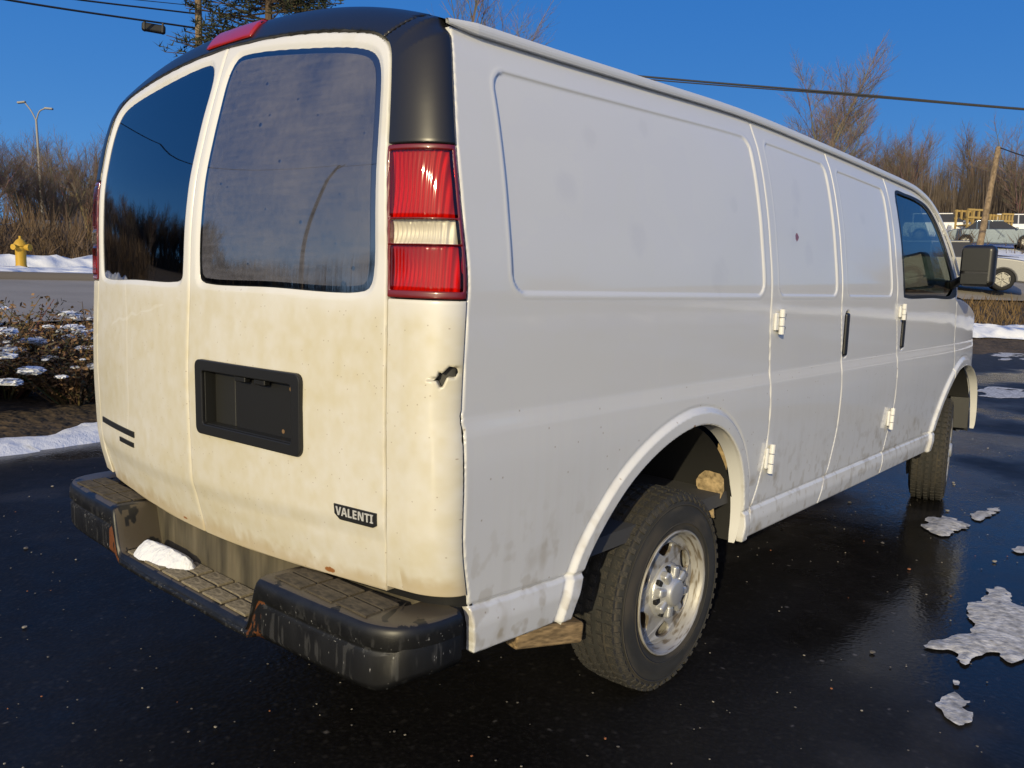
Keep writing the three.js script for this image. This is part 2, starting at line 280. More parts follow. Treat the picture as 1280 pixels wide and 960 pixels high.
// body paint: dirt, smears and chips drawn where the photograph shows them
const suv = (x, y) => [(x + 1.2) / 5.7, (y - 0.3) / 1.9], ruv = (z, y) => [(z + 1.05) / 2.1, (y - 0.35) / 1.9];
{
  const smear = [[-.637, 1.66, .045], [-.193, 1.889, .03], [.86, 1.62, .04], [.93, 1.80, .05], [.90, 1.72, .03], [-.3, 1.55, .05], [1.0, 1.55, .05], [.2, 1.45, .06], [-.5, 1.82, .035], [1.7, 1.75, .03], [.35, 1.7, .03]];
  const side = texColor(1536, 525, (u, v) => {
    const x = u * 5.7 - 1.2, y = v * 1.9 + 0.3, n = fbm(x * 3, y * 3, 5, 101), f = fbm(x * 30, y * 26, 3, 103), st = fbm(x * 40, y * 2.2, 3, 107);
    let w = 0.77 + 0.03 * (n - 0.5); let r = w, g = w, b = w * 0.985;
    for (const [sx, sy, sr] of smear) { const d = Math.hypot(x - sx, y - sy) / sr; if (d < 1.4) { const k = 0.055 * sst(1.3, 0.4, d + 0.9 * (f - 0.5)); r *= 1 - k; g *= 1 - k; b *= 1 - 0.8 * k; } }
    let k = 0.75 * sst(0.60, 0.85, fbm(x * 9, y * 9, 4, 111)) * sst(0.95, 0.5, y) + 0.10 * sst(0.5, 0.8, st) * sst(1.2, 0.5, y) + 0.5 * sst(0.56, 0.74, f) * sst(0.95, 0.45, y);
    r = mix(r, 0.47, k); g = mix(g, 0.42, k); b = mix(b, 0.33, k);
    if (hash(u * 1536 | 0, v * 525 | 0, 3) > 0.9992 && y < 1.1) { r *= 0.5; g *= 0.42; b *= 0.35; }
    const d = Math.hypot((x - 0.889) / 1.1, y - 1.617) + 0.012 * (f - 0.5); if (d < 0.016) { r = 0.28; g = 0.07; b = 0.03; }
    if (Math.hypot(x - 0.03, y - 0.935) + 0.01 * (f - 0.5) < 0.008 || Math.hypot(x + 0.395, y - 0.70) < 0.009) { r = 0.30; g = 0.19; b = 0.11; }
    return [r, g, b];
  });
  const rear = texColor(1024, 926, (u, v) => {
    const z = u * 2.1 - 1.05, y = v * 1.9 + 0.35, n = fbm(z * 3.2, y * 3.2, 5, 121), f = fbm(z * 34, y * 30, 3, 123), st = fbm(z * 30, y * 1.6, 3, 127), bl = fbm(z * 7, y * 5, 4, 129);
    let r = 0.76, g = 0.755, b = 0.74;
    const below = sst(1.40, 1.30, y + 0.10 * (n - 0.5));
    let k = below * clamp(0.52 + 0.34 * (n - 0.5) + 0.16 * (st - 0.5) + 0.45 * (f - 0.5) + 0.18 * (bl - 0.5)) + (1 - below) * 0.25 * sst(0.55, 0.8, bl);
    r = mix(r, 0.60, k); g = mix(g, 0.535, k); b = mix(b, 0.34, k);
    // scratches and wiped streaks on the left door
    if (z < -0.05 && y < 1.36 && y > 0.8) { const c = Math.abs(y - 1.17 - 0.22 * (z + 0.7) - 0.10 * (fbm(z * 6, 3, 3, 139) - .5)); if (c < 0.010 * f * sst(.35, .6, bl)) { r += 0.05; g += 0.06; b += 0.09; } const c2 = Math.abs(z + 0.47 + 0.08 * (fbm(y * 5, 7, 3, 141) - .5)); if (c2 < 0.012 * f) { r += 0.07; g += 0.07; b += 0.08; } }
    // rusty runs along the lower door hems
    const hem = y - (0.612 + 0.03 * (z > 0.86 ? 1 : 0)); const q = sst(0.05, 0.0, hem - 0.035 * (f - 0.3) - 0.012 * sst(0.5, 0.8, st)); if (hem < 0.12) { r = mix(r, 0.42, 0.5 * q); g = mix(g, 0.30, 0.5 * q); b = mix(b, 0.13, 0.5 * q); }
    for (const [rz, ry, rs] of [[0.60, 0.628, 0.012], [0.07, 1.98, 0.010], [-0.12, 0.62, 0.006]]) if (Math.hypot((z - rz) / 2.6, y - ry) < rs * (1.6 * f + 0.9 * bl - 0.55)) { r = 0.30; g = 0.12; b = 0.035; }
    if (below > 0.5 && hash(u * 1024 | 0, v * 926 | 0, 9) > 0.9988) { r *= 0.45; g *= 0.36; b *= 0.3; }
    return [r, g, b];
  });
  const o = { clearcoat: 0.9, clearcoatRoughness: 0.05, side: THREE.DoubleSide };
  const dent = texGray(512, 512, (u, v) => fbm(u * 5, v * 5, 3, 133, 5)); dent.repeat.set(2, 1);
  M.paintSide = mat(1, 1, 1, 0.42, { ...o, map: side, bumpMap: dent, bumpScale: 0.003 }); M.paintRear = mat(1, 1, 1, 0.48, { ...o, map: rear, clearcoat: 0.45, clearcoatRoughness: 0.2 });
  M.paint = mat(0.77, 0.77, 0.755, 0.42, o);
  M.black = mat(0.011, 0.011, 0.012, 0.36, { clearcoat: 0.3, clearcoatRoughness: 0.3 });
  M.dull = mat(0.02, 0.02, 0.02, 0.8); M.rubber = mat(0.028, 0.027, 0.025, 0.85); M.inner = mat(0.06, 0.06, 0.062, 0.9);
  M.trim = mat(0.012, 0.012, 0.012, 0.5);
  M.glass = mat(0.27, 0.34, 0.33, 0.02, { transmission: 1, thickness: 0, ior: 1.9 });
  M.glassRear = mat(0.085, 0.10, 0.125, 0.02, { transmission: 1, thickness: 0, ior: 3.0 });
  M.frost = mat(0.01, 0.01, 0.012, 0.05, { ior: 2.2 });
  M.red = mat(0.38, 0.010, 0.006, 0.35, { clearcoat: 0.8, clearcoatRoughness: 0.05 });
  M.redLens = mat(0.70, 0.055, 0.020, 0.06, { transmission: 1, thickness: 0, ior: 1.55 }); M.clearLens = mat(0.93, 0.90, 0.82, 0.08, { transmission: 1, thickness: 0, ior: 1.5 });
  M.reflector = mat(0.80, 0.79, 0.76, 0.5, { metalness: 0.2, bumpMap: texGray(256, 256, (u, v) => 0.5 + 0.5 * Math.sin(u * Math.PI * 2 * 90)), bumpScale: 0.0003 });
  M.redDark = mat(0.17, 0.008, 0.008, 0.3, { clearcoat: 1, clearcoatRoughness: 0.05 });
  M.clear = mat(0.42, 0.38, 0.29, 0.3, { clearcoat: 1, clearcoatRoughness: 0.05, bumpMap: texGray(256, 64, (u, v) => 0.5 + 0.5 * Math.sin(u * Math.PI * 2 * 90)), bumpScale: 0.0008 });
  M.steel = mat(1, 1, 1, 0.5, { metalness: 0.3, map: texColor(256, 256, (u, v) => { const c = fbm(u * 18, v * 10, 4, 345), d = sst(.48, .72, fbm(u * 26, v * 22, 4, 347)); return [mix(.44, .20, d) * (.8 + .4 * c), mix(.43, .165, d) * (.8 + .4 * c), mix(.41, .12, d) * (.8 + .4 * c)]; }) }); M.chrome = mat(0.55, 0.55, 0.54, 0.30, { metalness: 0.45 });
  M.rust = mat(0.20, 0.12, 0.06, 0.95); M.mud = mat(1, 1, 1, 0.95, { map: texColor(128, 128, (u, v) => { const c = fbm(u * 12, v * 12, 4, 353); return [.62 * c + .08, .46 * c + .06, .26 * c + .03]; }, 6) });
}
const van = thing('cargo_van', 'white windowless cargo van with black rear trim, seen from behind on its right', 'van');

// openings and panel seams on the right side
const arch = smoothPoly([[-.60, .40], [-.548, .57], [-.482, .668], [-.345, .795], [-.171, .886], [0.02, .934], [.15, .932], [.27, .893], [.385, .80], [.452, .68], [.478, .56], [.478, .47], [.46, .38], [0, .3]], 6);
const sdArch = sdPoly(arch);
const AX = 3.655;
const archF = smoothPoly([[3.03, .38], [3.065, .52], [3.14, .63], [3.27, .76], [3.45, .87], [3.66, .925], [3.87, .905], [4.04, .82], [4.14, .70], [4.20, .55], [4.22, .38], [3.6, .3]], 6);
const sdArchF = sdPoly(archF);
const sx1 = table([[.40, .50], [.535, .555], [.65, .615], [.84, .655], [1.07, .642], [1.37, .617], [2.07, .617]]);
const sx2 = table([[.40, 1.24], [.505, 1.285], [.60, 1.365], [.825, 1.415], [1.09, 1.408], [1.37, 1.36], [2.07, 1.36]]);
const sx3 = table([[.40, 2.09], [.51, 2.125], [.64, 2.175], [.825, 2.235], [1.09, 2.215], [1.37, 2.15], [2.07, 2.13]]);
const sx4 = table([[.40, 3.42], [.92, 3.415], [1.37, 3.365], [1.5, 3.36]]);
const GAP = 0.0045, rearEdge = (y) => rearX(Zout(y) - 1e-4, y) + 0.010;
const crease = table([[-1.05, .603], [-.54, .574], [.0, .56], [.5, .551], [3.2, .549]]);
const sill = table([[-1.05, .478], [-.55, .452], [.4, .438], [3.1, .438]]);
const pan1 = sdRect(-.885, .555, 1.376, 1.928, .055), pan2 = sdRect(.685, 1.30, 1.378, 1.935, .045), pan3 = sdRect(1.425, 2.065, 1.378, 1.93, .045);
const warpK = (x) => railY(Math.min(x, 2.3)) - 2.012, warp = (x, v) => v + warpK(x) * sst(1.4, 1.95, v), unwarp = (x, y) => { const k = warpK(x); let v = y; for (let i = 0; i < 3; i++) v = y - k * sst(1.4, 1.95, v); return v; };
const reliefSide = (doors) => (x, y) => {
  const yy = unwarp(x, y);
  let o = 0;
  for (const p of doors ? [pan1, pan2, pan3] : [pan1, sdRect(.685, 2.065, 1.378, 1.93, .045)]) { const d = p(x, yy); o += -0.0055 * sst(0, 0.008, d) + 0.0008 * Math.exp(-(((d + 0.006) / 0.006) ** 2)); }
  const c = y - crease(x); o += -0.007 * Math.exp(-((c / 0.006) ** 2)) + (c < 0 ? 0.004 * sst(0, -0.012, c) + 0.010 * sst(0, -0.06, c) : 0);      // the line above the sill
  const a = -sdArch(x, y), af = -sdArchF(x, y);
  for (const q of [a, af]) if (q < 0.08) o += 0.014 * sst(0.058, 0.040, q) - 0.003 * Math.exp(-(((q - 0.062) / 0.006) ** 2));                     // flared wheel-arch lips
  return o;
};
const handle1 = sdRect(1.415, 1.475, 1.095, 1.312, .028), handle2 = sdRect(2.265, 2.325, 1.095, 1.315, .028);
const doorWin = smoothPoly([[2.262, 1.385], [2.30, 1.376], [2.8, 1.376], [3.25, 1.376], [3.33, 1.40], [3.285, 1.50], [3.14, 1.66], [2.99, 1.81], [2.86, 1.893], [2.70, 1.925], [2.45, 1.937], [2.285, 1.935], [2.255, 1.90], [2.25, 1.64]], 6);
const sdDoorWin = sdPoly(doorWin);
const topLim = (x, y) => railY(x) - 0.002 - y;
function sidePanel(name, sd, x0, x1, y0, y1, D, doors, parent, h = 0.0056) {
  return part(name, sheet({ us: step(x0, x1, h), vs: step(y0, y1, h), P: (x, v) => sideP(sd)(x, warp(x, v)), C: (x, v) => [x, warp(x, v)], D, relief: reliefSide(doors), roll: 0.005, flange: 0.022, out: sideOut(sd), uv: suv }), M.paintSide, parent);
}
const vs0 = (x, y) => Math.min(topLim(x, y), y - sill(x));
const qp = sidePanel('quarter_panel', 1, -1.08, .70, .43, 2.06, (x, y) => Math.min(vs0(x, y), x - rearEdge(y), sx1(y) - GAP / 2 - x, -sdArch(x, y)), true, van);
const sdr = sidePanel('side_door', 1, .50, 1.45, .43, 2.06, (x, y) => Math.min(vs0(x, y), x - sx1(y) - GAP / 2, sx2(y) - GAP / 2 - x, -sdArch(x, y)), true, van);
const sdf = sidePanel('side_door', 1, 1.24, 2.27, .43, 2.06, (x, y) => Math.min(vs0(x, y), x - sx2(y) - GAP / 2, sx3(y) - GAP / 2 - x, -handle1(x, y)), true, van);
const fd = sidePanel('front_door', 1, 2.08, 3.46, .43, 2.02, (x, y) => Math.min(vs0(x, y), x - sx3(y) - GAP / 2, sx4(y) - GAP / 2 - x, -sdArchF(x, y), -sdDoorWin(x, y), -handle2(x, y)), true, van, 0.008);
const fendTop = table([[3.3, 1.372], [3.45, 1.366], [3.65, 1.345], [3.9, 1.302], [4.1, 1.248], [4.22, 1.17], [4.33, 1.05]]);
sidePanel('front_fender', 1, 3.34, 4.33, .40, 1.38, (x, y) => Math.min(fendTop(x) - y, x - sx4(y) - GAP / 2, -sdArchF(x, y), y - 0.40), true, van, 0.010);
// far side, plainer
const hl = 0.022;
sidePanel('quarter_panel', -1, -1.08, 2.27, .43, 2.06, (x, y) => Math.min(vs0(x, y), x - rearEdge(y), sx3(y) - GAP / 2 - x, -sdArch(x, y)), false, van, hl);
const fdl = sidePanel('front_door', -1, 2.08, 3.46, .43, 2.02, (x, y) => Math.min(vs0(x, y), x - sx3(y) - GAP / 2, sx4(y) - GAP / 2 - x, -sdArchF(x, y), -sdDoorWin(x, y)), false, van, hl);
sidePanel('front_fender', -1, 3.34, 4.33, .40, 1.38, (x, y) => Math.min(fendTop(x) - y, x - sx4(y) - GAP / 2, -sdArchF(x, y), y - 0.40), false, van, hl);
// dark lining behind the seams and round the wheels
for (const sd of [1, -1]) {
  const inn = (x, y) => { const p = sideP(sd)(x, y); return [p[0], p[1], p[2] - sd * 0.03]; };
  part('inner_wall', sheet({ us: step(-1.03, 3.40, 0.03), vs: step(.47, 2.02, 0.03), P: inn, D: (x, y) => Math.min(topLim(x, y), -sdArch(x, y) - 0.005, -sdArchF(x, y) - 0.005, -sdDoorWin(x, y) - 0.01), out: sideOut(-sd) }), M.inner, van);
  for (const [cx, pl] of [[0, arch], [AX, archF]]) {     // wheel tubs: rim return, then the liner
    const c = pl.filter(p => p[1] > 0.42).map(p => p); c.sort((a, b) => Math.atan2(a[1] - .42, a[0] - cx) - Math.atan2(b[1] - .42, b[0] - cx));
    const rings = (z0, z1, grow) => { const pos = [], idx = []; c.forEach(([x, y]) => { const L = Math.hypot(x - cx, y - .42), gx = (x - cx) / L * grow, gy = (y - .42) / L * grow; pos.push(x, y, sd * (zs(y) + 0.006) * (z0 / 0.99), x + gx, y + gy, sd * z1); }); for (let i = 0; i < c.length - 1; i++) idx.push(2 * i, 2 * i + 1, 2 * i + 2, 2 * i + 1, 2 * i + 3, 2 * i + 2); const g = new THREE.BufferGeometry(); g.setAttribute('position', new THREE.Float32BufferAttribute(pos, 3)); g.setIndex(idx); g.computeVertexNormals(); return g; };
    part('arch_return', rings(0.985, 0.945, -0.006), M.paint, van);
    const lg = new THREE.CylinderGeometry(0.53, 0.53, 0.44, 28, 1, true, 0, Math.PI).rotateX(Math.PI / 2).rotateZ(Math.PI / 2); lg.rotateZ(-Math.PI / 2); part('wheel_tub', merge([lg.clone().rotateZ(Math.PI / 2).translate(cx - 0.03, .42, sd * .73), new THREE.CircleGeometry(0.54, 28, 0, Math.PI).translate(cx - .03, .42, sd * .52)]), M.dull, van);
  }
}
// ripped splash liner seen in the front of the rear wheel arch
{
  const g = [], tat = (x, pts, a) => { const sh = new THREE.Shape(smoothPoly(pts, 2).map(p => new THREE.Vector2(p[0], p[1] + 0.008 * (hash(p[0] * 900 | 0, p[1] * 900 | 0, 5) - .5)))); g.push(new THREE.ExtrudeGeometry(sh, { depth: .004, bevelEnabled: false }).rotateY(-Math.PI / 2).rotateZ(a).translate(x, 0, 0)); };
  tat(.435, [[.90, .70], [.935, .71], [.94, .80], [.925, .845], [.905, .84], [.895, .77]], 0); tat(.425, [[.84, .62], [.93, .60], [.94, .68], [.90, .705], [.86, .70], [.825, .66]], .02); tat(.40, [[.86, .56], [.93, .54], [.91, .60], [.87, .615], [.835, .60]], .05);
  g.forEach(q => part('splash_liner', q, M.mud, van));
}

// rear: doors, windows, lamps, trim
const doorEdge = [[.795, .612], [.822, .75], [.828, .92], [.826, 1.15], [.817, 1.37], [.812, 1.54], [.80, 1.72], [.774, 1.884], [.748, 1.955], [.692, 1.996], [.563, 2.025], [.389, 2.049], [.196, 2.065], [.0, 2.072]];
const dEdge = smoothPoly(doorEdge, 6, false);
const hemY = (z) => 0.598 + 0.016 * sst(0, .8, Math.abs(z)) + 0.025 * sst(.86, .98, Math.abs(z));
const doorPoly = [[-.2, .55], [.78, .55], ...dEdge, [-.2, 2.073]], sdDoor0 = sdPoly(doorPoly);
const sdDoor = (z, y) => Math.min(sdDoor0(Math.abs(z), y), Math.abs(z) - 0.003, y - hemY(z));
const winPoly = smoothPoly([[.055, 1.42], [.062, 1.385], [.10, 1.377], [.4, 1.376], [.72, 1.374], [.757, 1.385], [.768, 1.42], [.766, 1.6], [.757, 1.75], [.730, 1.90], [.705, 1.938], [.655, 1.962], [.375, 2.005], [.12, 2.028], [.075, 2.022], [.052, 1.985], [.05, 1.85], [.052, 1.6]], 6);
const sdWin0 = sdPoly(winPoly), sdWin = (z, y) => sdWin0(Math.abs(z), y);
const sdPlate = sdRect(.072, .545, .940, 1.148, .022);
const reliefRear = (z, y) => { const w = sdWin(z, y); let o = -0.007 * sst(-0.022, -0.002, w); const c = y - (0.742 + 0.036 * sst(-.2, .8, z)); o -= 0.007 * sst(0.03, -0.03, c); return o; };
const ss = (a, b, n) => lin(a, b, n);
const rearSheet = (s0, s1, n, y0, y1, h, D, extra = {}) => sheet({ us: ss(s0, s1, n), vs: step(y0, y1, h), P: rearP, C: rearC, D, out: rearOut, uv: ruv, ...extra });
const doorR = part('rear_door', rearSheet(0, .72, 150, .585, 2.082, .0065, (z, y) => z < 0 ? -1 : Math.min(sdDoor(z, y), -sdWin(z, y), -sdPlate(z, y)), { relief: reliefRear, roll: 0.006, flange: 0.025 }), M.paintRear, van);
const doorL = part('rear_door', rearSheet(-.72, 0, 150, .585, 2.082, .0065, (z, y) => z > 0 ? -1 : Math.min(sdDoor(z, y), -sdWin(z, y)), { relief: reliefRear, roll: 0.006, flange: 0.025 }), M.paintRear, van);
// the dust film on the panes: wiped, spotted dirt seen on the right-hand glass
const dust = (s) => texGray(768, 768, (u, v) => {
  const n = fbm(u * 5, v * 5, 5, s), f = fbm(u * 60, v * 50, 3, s + 7), st = fbm(u * 9, v * 90, 2, s + 11);
  let a = 0.42 + 0.5 * (n - 0.5) + 0.22 * (f - 0.5) + 0.18 * (st - 0.5);
  for (let i = 0; i < 22; i++) { const cx = hash(i, 1, s), cy = hash(i, 2, s), r = 0.004 + 0.008 * Math.pow(hash(i, 3, s), 3); if (Math.hypot(u - cx, v - cy) < r * (0.8 + 0.5 * f)) a = 0.05; }
  return a;
});
for (const [sd, door] of [[1, doorR], [-1, doorL]]) {
  const inset = (s, y) => { const p = rearP(s, y); p[0] += 0.007; return p; };
  const pane = sheet({ us: ss(sd > 0 ? 0 : -.70, sd > 0 ? .70 : 0, 40), vs: step(1.36, 2.05, .02), P: inset, C: rearC, D: (z, y) => sd * z < 0 ? -1 : sdWin(z, y) + 0.004, out: rearOut });
  part('window_pane', pane, M.glassRear, door);
  const band = sheet({ us: ss(sd > 0 ? 0 : -.70, sd > 0 ? .70 : 0, 70), vs: step(1.36, 2.05, .009), P: (s, y) => { const p = rearP(s, y); p[0] += 0.014; return p; }, C: rearC, D: (z, y) => sd * z < 0 ? -1 : Math.min(sdWin(z, y) + 0.004, 0.058 - sdWin(z, y)), out: rearOut });
  part('window_border', band, M.frost, door);
}
{
  const film = sheet({ us: ss(0, .70, 40), vs: step(1.36, 2.05, .02), P: (s, y) => { const p = rearP(s, y); p[0] += 0.0055; return p; }, C: rearC, D: (z, y) => z < 0 ? -1 : sdWin(z, y) - 0.012, out: rearOut, uv: (z, y) => [z / 0.8, (y - 1.36) / 0.7] });
  part('window_dust', film, mat(0.30, 0.30, 0.36, 1, { alphaMap: dust(201), transparent: true, opacity: 0.55, depthWrite: false }), doorR);
}
// corner panels, black D-pillar trim with the top lip, lamps
const joint = (z, y) => 0.6 * (Math.abs(z) - 0.72) - 0.8 * (y - 1.985);
const LAMP0 = 1.362, LAMP1 = 1.716;
const hole = ([[.938, 1.174], [.957, 1.180], [.960, 1.194], [.966, 1.190], [.977, 1.207], [.9855, 1.204], [.9865, 1.190], [.983, 1.180], [.974, 1.182], [.968, 1.160], [.963, 1.156], [.957, 1.172]]), sdHole = sdPoly(hole);
for (const sd of [1, -1]) {
  const s0 = sd > 0 ? .5 : -1, s1 = sd > 0 ? 1 : -.5, n = sd > 0 ? 120 : 60;
  const outside = (z, y) => sd * z < 0.3 ? -1 : -sdDoor0(Math.abs(z), y) - 0.004;
  part('corner_panel', rearSheet(s0, s1, n, .625, LAMP0, .0065, (z, y) => Math.min(outside(z, y), y - 0.634, LAMP0 - 0.003 - y, sd > 0 ? -sdHole(z, y) : 1), { roll: 0.004, flange: 0.02 }), M.paintRear, van);
  part('pillar_trim', rearSheet(s0 * (sd > 0 ? 1 : 1), s1, n, LAMP1, 2.075, .0065, (z, y) => Math.min(outside(z, y) - 0.002, y - LAMP1 - 0.003, joint(z, y) - 0.001), { relief: () => 0.002, roll: 0.004, flange: 0.02 }), M.black, van);
  // lamp: dark red housing with an upper lens, a ribbed clear lens and a lower lens
  const lampD = (a, b, m) => (z, y) => Math.min(outside(z, y) - m, y - a, b - y, (Zout(y) - Math.abs(z)) - (m > 0.003 ? 0.0015 : 0));
  const lampBowl = (z, y) => { const yy = y < 1.488 ? (y - 1.433) / .055 : y < 1.547 ? (y - 1.518) / .03 : (y - 1.626) / .08, zz = (Math.abs(z) - .885) / .075; return -0.006 - 0.018 * Math.max(0, 1 - yy * yy * .8) * Math.max(0, 1 - zz * zz * .6) + 0.0016 * Math.sin(z * 520); };
  const housing = part('tail_light', rearSheet(s0, s1, 110, LAMP0, LAMP1, .006, lampD(LAMP0 + .001, LAMP1, 0.002), { relief: lampBowl }), M.reflector, van);
  part('lamp_surround', rearSheet(s0, s1, 90, LAMP0, LAMP1, .004, (z, y) => Math.min(lampD(LAMP0 + .001, LAMP1, 0.001)(z, y), -Math.max(Math.min(lampD(1.549, 1.704, 0.009)(z, y)), lampD(1.490, 1.545, 0.009)(z, y), lampD(1.380, 1.486, 0.009)(z, y))), { flange: 0.012, roll: 0.003, relief: () => 0.004 }), M.redDark, housing);
  const lens = (nm, a, b, m) => part(nm, rearSheet(s0, s1, 170, a, b, .01, lampD(a, b, 0.010), { relief: (z, y) => 0.006 + (nm === 'reverse_lens' ? 0.0007 * Math.sin(z * 620) : 0.00025 * Math.sin(z * 620)), roll: 0.004, flange: 0.004, uv: (z, y) => [z, y] }), m, housing);
  lens('brake_lens', 1.549, 1.704, M.redLens); lens('reverse_lens', 1.490, 1.545, M.clearLens); lens('turn_lens', 1.380, 1.486, M.redLens);
}
{
  const ys_ = [...step(1.94, 2.05, .006), ...step(2.054, 2.149, .0035)];
  const top = sheet({ us: ss(-1, 1, 320), vs: ys_, P: rearP, C: rearC, D: (z, y) => Math.min(-sdDoor0(Math.abs(z), y) - 0.004, -joint(z, y) - 0.001, 2.1485 - y), out: (p) => [-0.8, 0.6, 0], relief: () => 0.003, roll: 0.003, flange: 0.012 });
  const cap = part('roof_trim', top, M.black, van);
  const brake = rearSheet(-.22, .22, 40, 2.07, 2.15, .006, (z, y) => Math.min(y - (2.082 - .1 * z * z), 2.140 - .1 * z * z - y, .125 - Math.abs(z + 0.005)), { relief: () => 0.012, roll: 0.006, flange: 0.012, uv: (z, y) => [z, y] });
  part('high_brake_light', brake, M.red, cap);
}
// plate recess in the right-hand door
{
  const f = rearFrame(.3085, 1.044), W = .473, H = .208, sh = (w, h, r) => { const s = new THREE.Shape(), x = w / 2, y = h / 2; s.moveTo(-x + r, -y); s.lineTo(x - r, -y); s.quadraticCurveTo(x, -y, x, -y + r); s.lineTo(x, y - r); s.quadraticCurveTo(x, y, x - r, y); s.lineTo(-x + r, y); s.quadraticCurveTo(-x, y, -x, y - r); s.lineTo(-x, -y + r); s.quadraticCurveTo(-x, -y, -x + r, -y); return s; };
  const ring = sh(W + .006, H + .006, .022); ring.holes.push(sh(W - .055, H - .045, .014));
  const fr = part('plate_recess', new THREE.ExtrudeGeometry(ring, { depth: .012, bevelEnabled: true, bevelSize: .003, bevelThickness: .003, bevelSegments: 2 }).translate(0, 0, -.010).applyMatrix4(f), M.trim, doorR);
  const tray = merge([rbox(W - .03, H - .02, .006, .002).translate(0, 0, -.05), rbox(W - .05, .006, .045, .002).translate(0, H / 2 - .024, -.028), rbox(W - .05, .006, .045, .002).translate(0, -H / 2 + .024, -.028), rbox(.006, H - .04, .045, .002).translate(W / 2 - .029, 0, -.028), rbox(.006, H - .04, .045, .002).translate(-W / 2 + .029, 0, -.028), rbox(.10, H - .05, .012, .004).translate(-W / 2 + .09, 0, -.04)]).applyMatrix4(f);
  part('tray', tray, mat(0.02, 0.02, 0.018, 0.45), fr);
  for (const x of [.05, -.04]) part('plate_lamp', rbox(.05, .016, .02, .004).translate(x, H / 2 - .036, -.02).applyMatrix4(f), M.trim, fr);
  for (const [x, y] of [[-.02, .067], [.155, .058], [-.165, -.06], [.12, -.062]]) part('screw', new THREE.CylinderGeometry(.006, .006, .012, 10).rotateX(Math.PI / 2).translate(x, y, -.042).applyMatrix4(f), M.rust, fr);
}
// dealer badge and the dark name bars
{
  const font = await new FontLoader().loadAsync('fonts/droid/droid_sans_bold.typeface.json');
  const f = rearFrame(.733, .812).multiply(new THREE.Matrix4().makeRotationZ(-0.01));
  const s = new THREE.Shape([[-.072, .018], [.070, .018], [.070, -.012], [.058, -.019], [-.052, -.019], [-.070, -.006]].map(p => new THREE.Vector2(...p)));
  const b = part('dealer_badge', new THREE.ExtrudeGeometry(s, { depth: .003, bevelEnabled: true, bevelSize: .001, bevelThickness: .001, bevelSegments: 1 }).applyMatrix4(f), M.trim, doorR);
  const tg = new TextGeometry('VALENTI', { font, size: .0225, depth: .0016, curveSegments: 3 }); tg.computeBoundingBox(); const w = tg.boundingBox.max.x - tg.boundingBox.min.x; tg.scale(.126 / w, 1, 1).translate(-.064, -.008, .004).applyMatrix4(f);
  part('lettering', tg, mat(0.72, 0.72, 0.70, 0.3, { metalness: 0.3 }), b);
  for (const [z0, z1, y, h] of [[-.785, -.42, .849, .020], [-.572, -.43, .811, .016]]) {
    const us = lin(z0, z1, 24), g = []; for (let i = 0; i < 24; i++) { const m = rearFrame((us[i] + us[i + 1]) / 2, y); g.push(new THREE.BoxGeometry(us[i + 1] - us[i] - 0.0002 * (i % 3), h, .005).translate(0, 0, .0015).applyMatrix4(m)); }
    part('name_bar', merge(g), M.trim, doorL);
  }
}
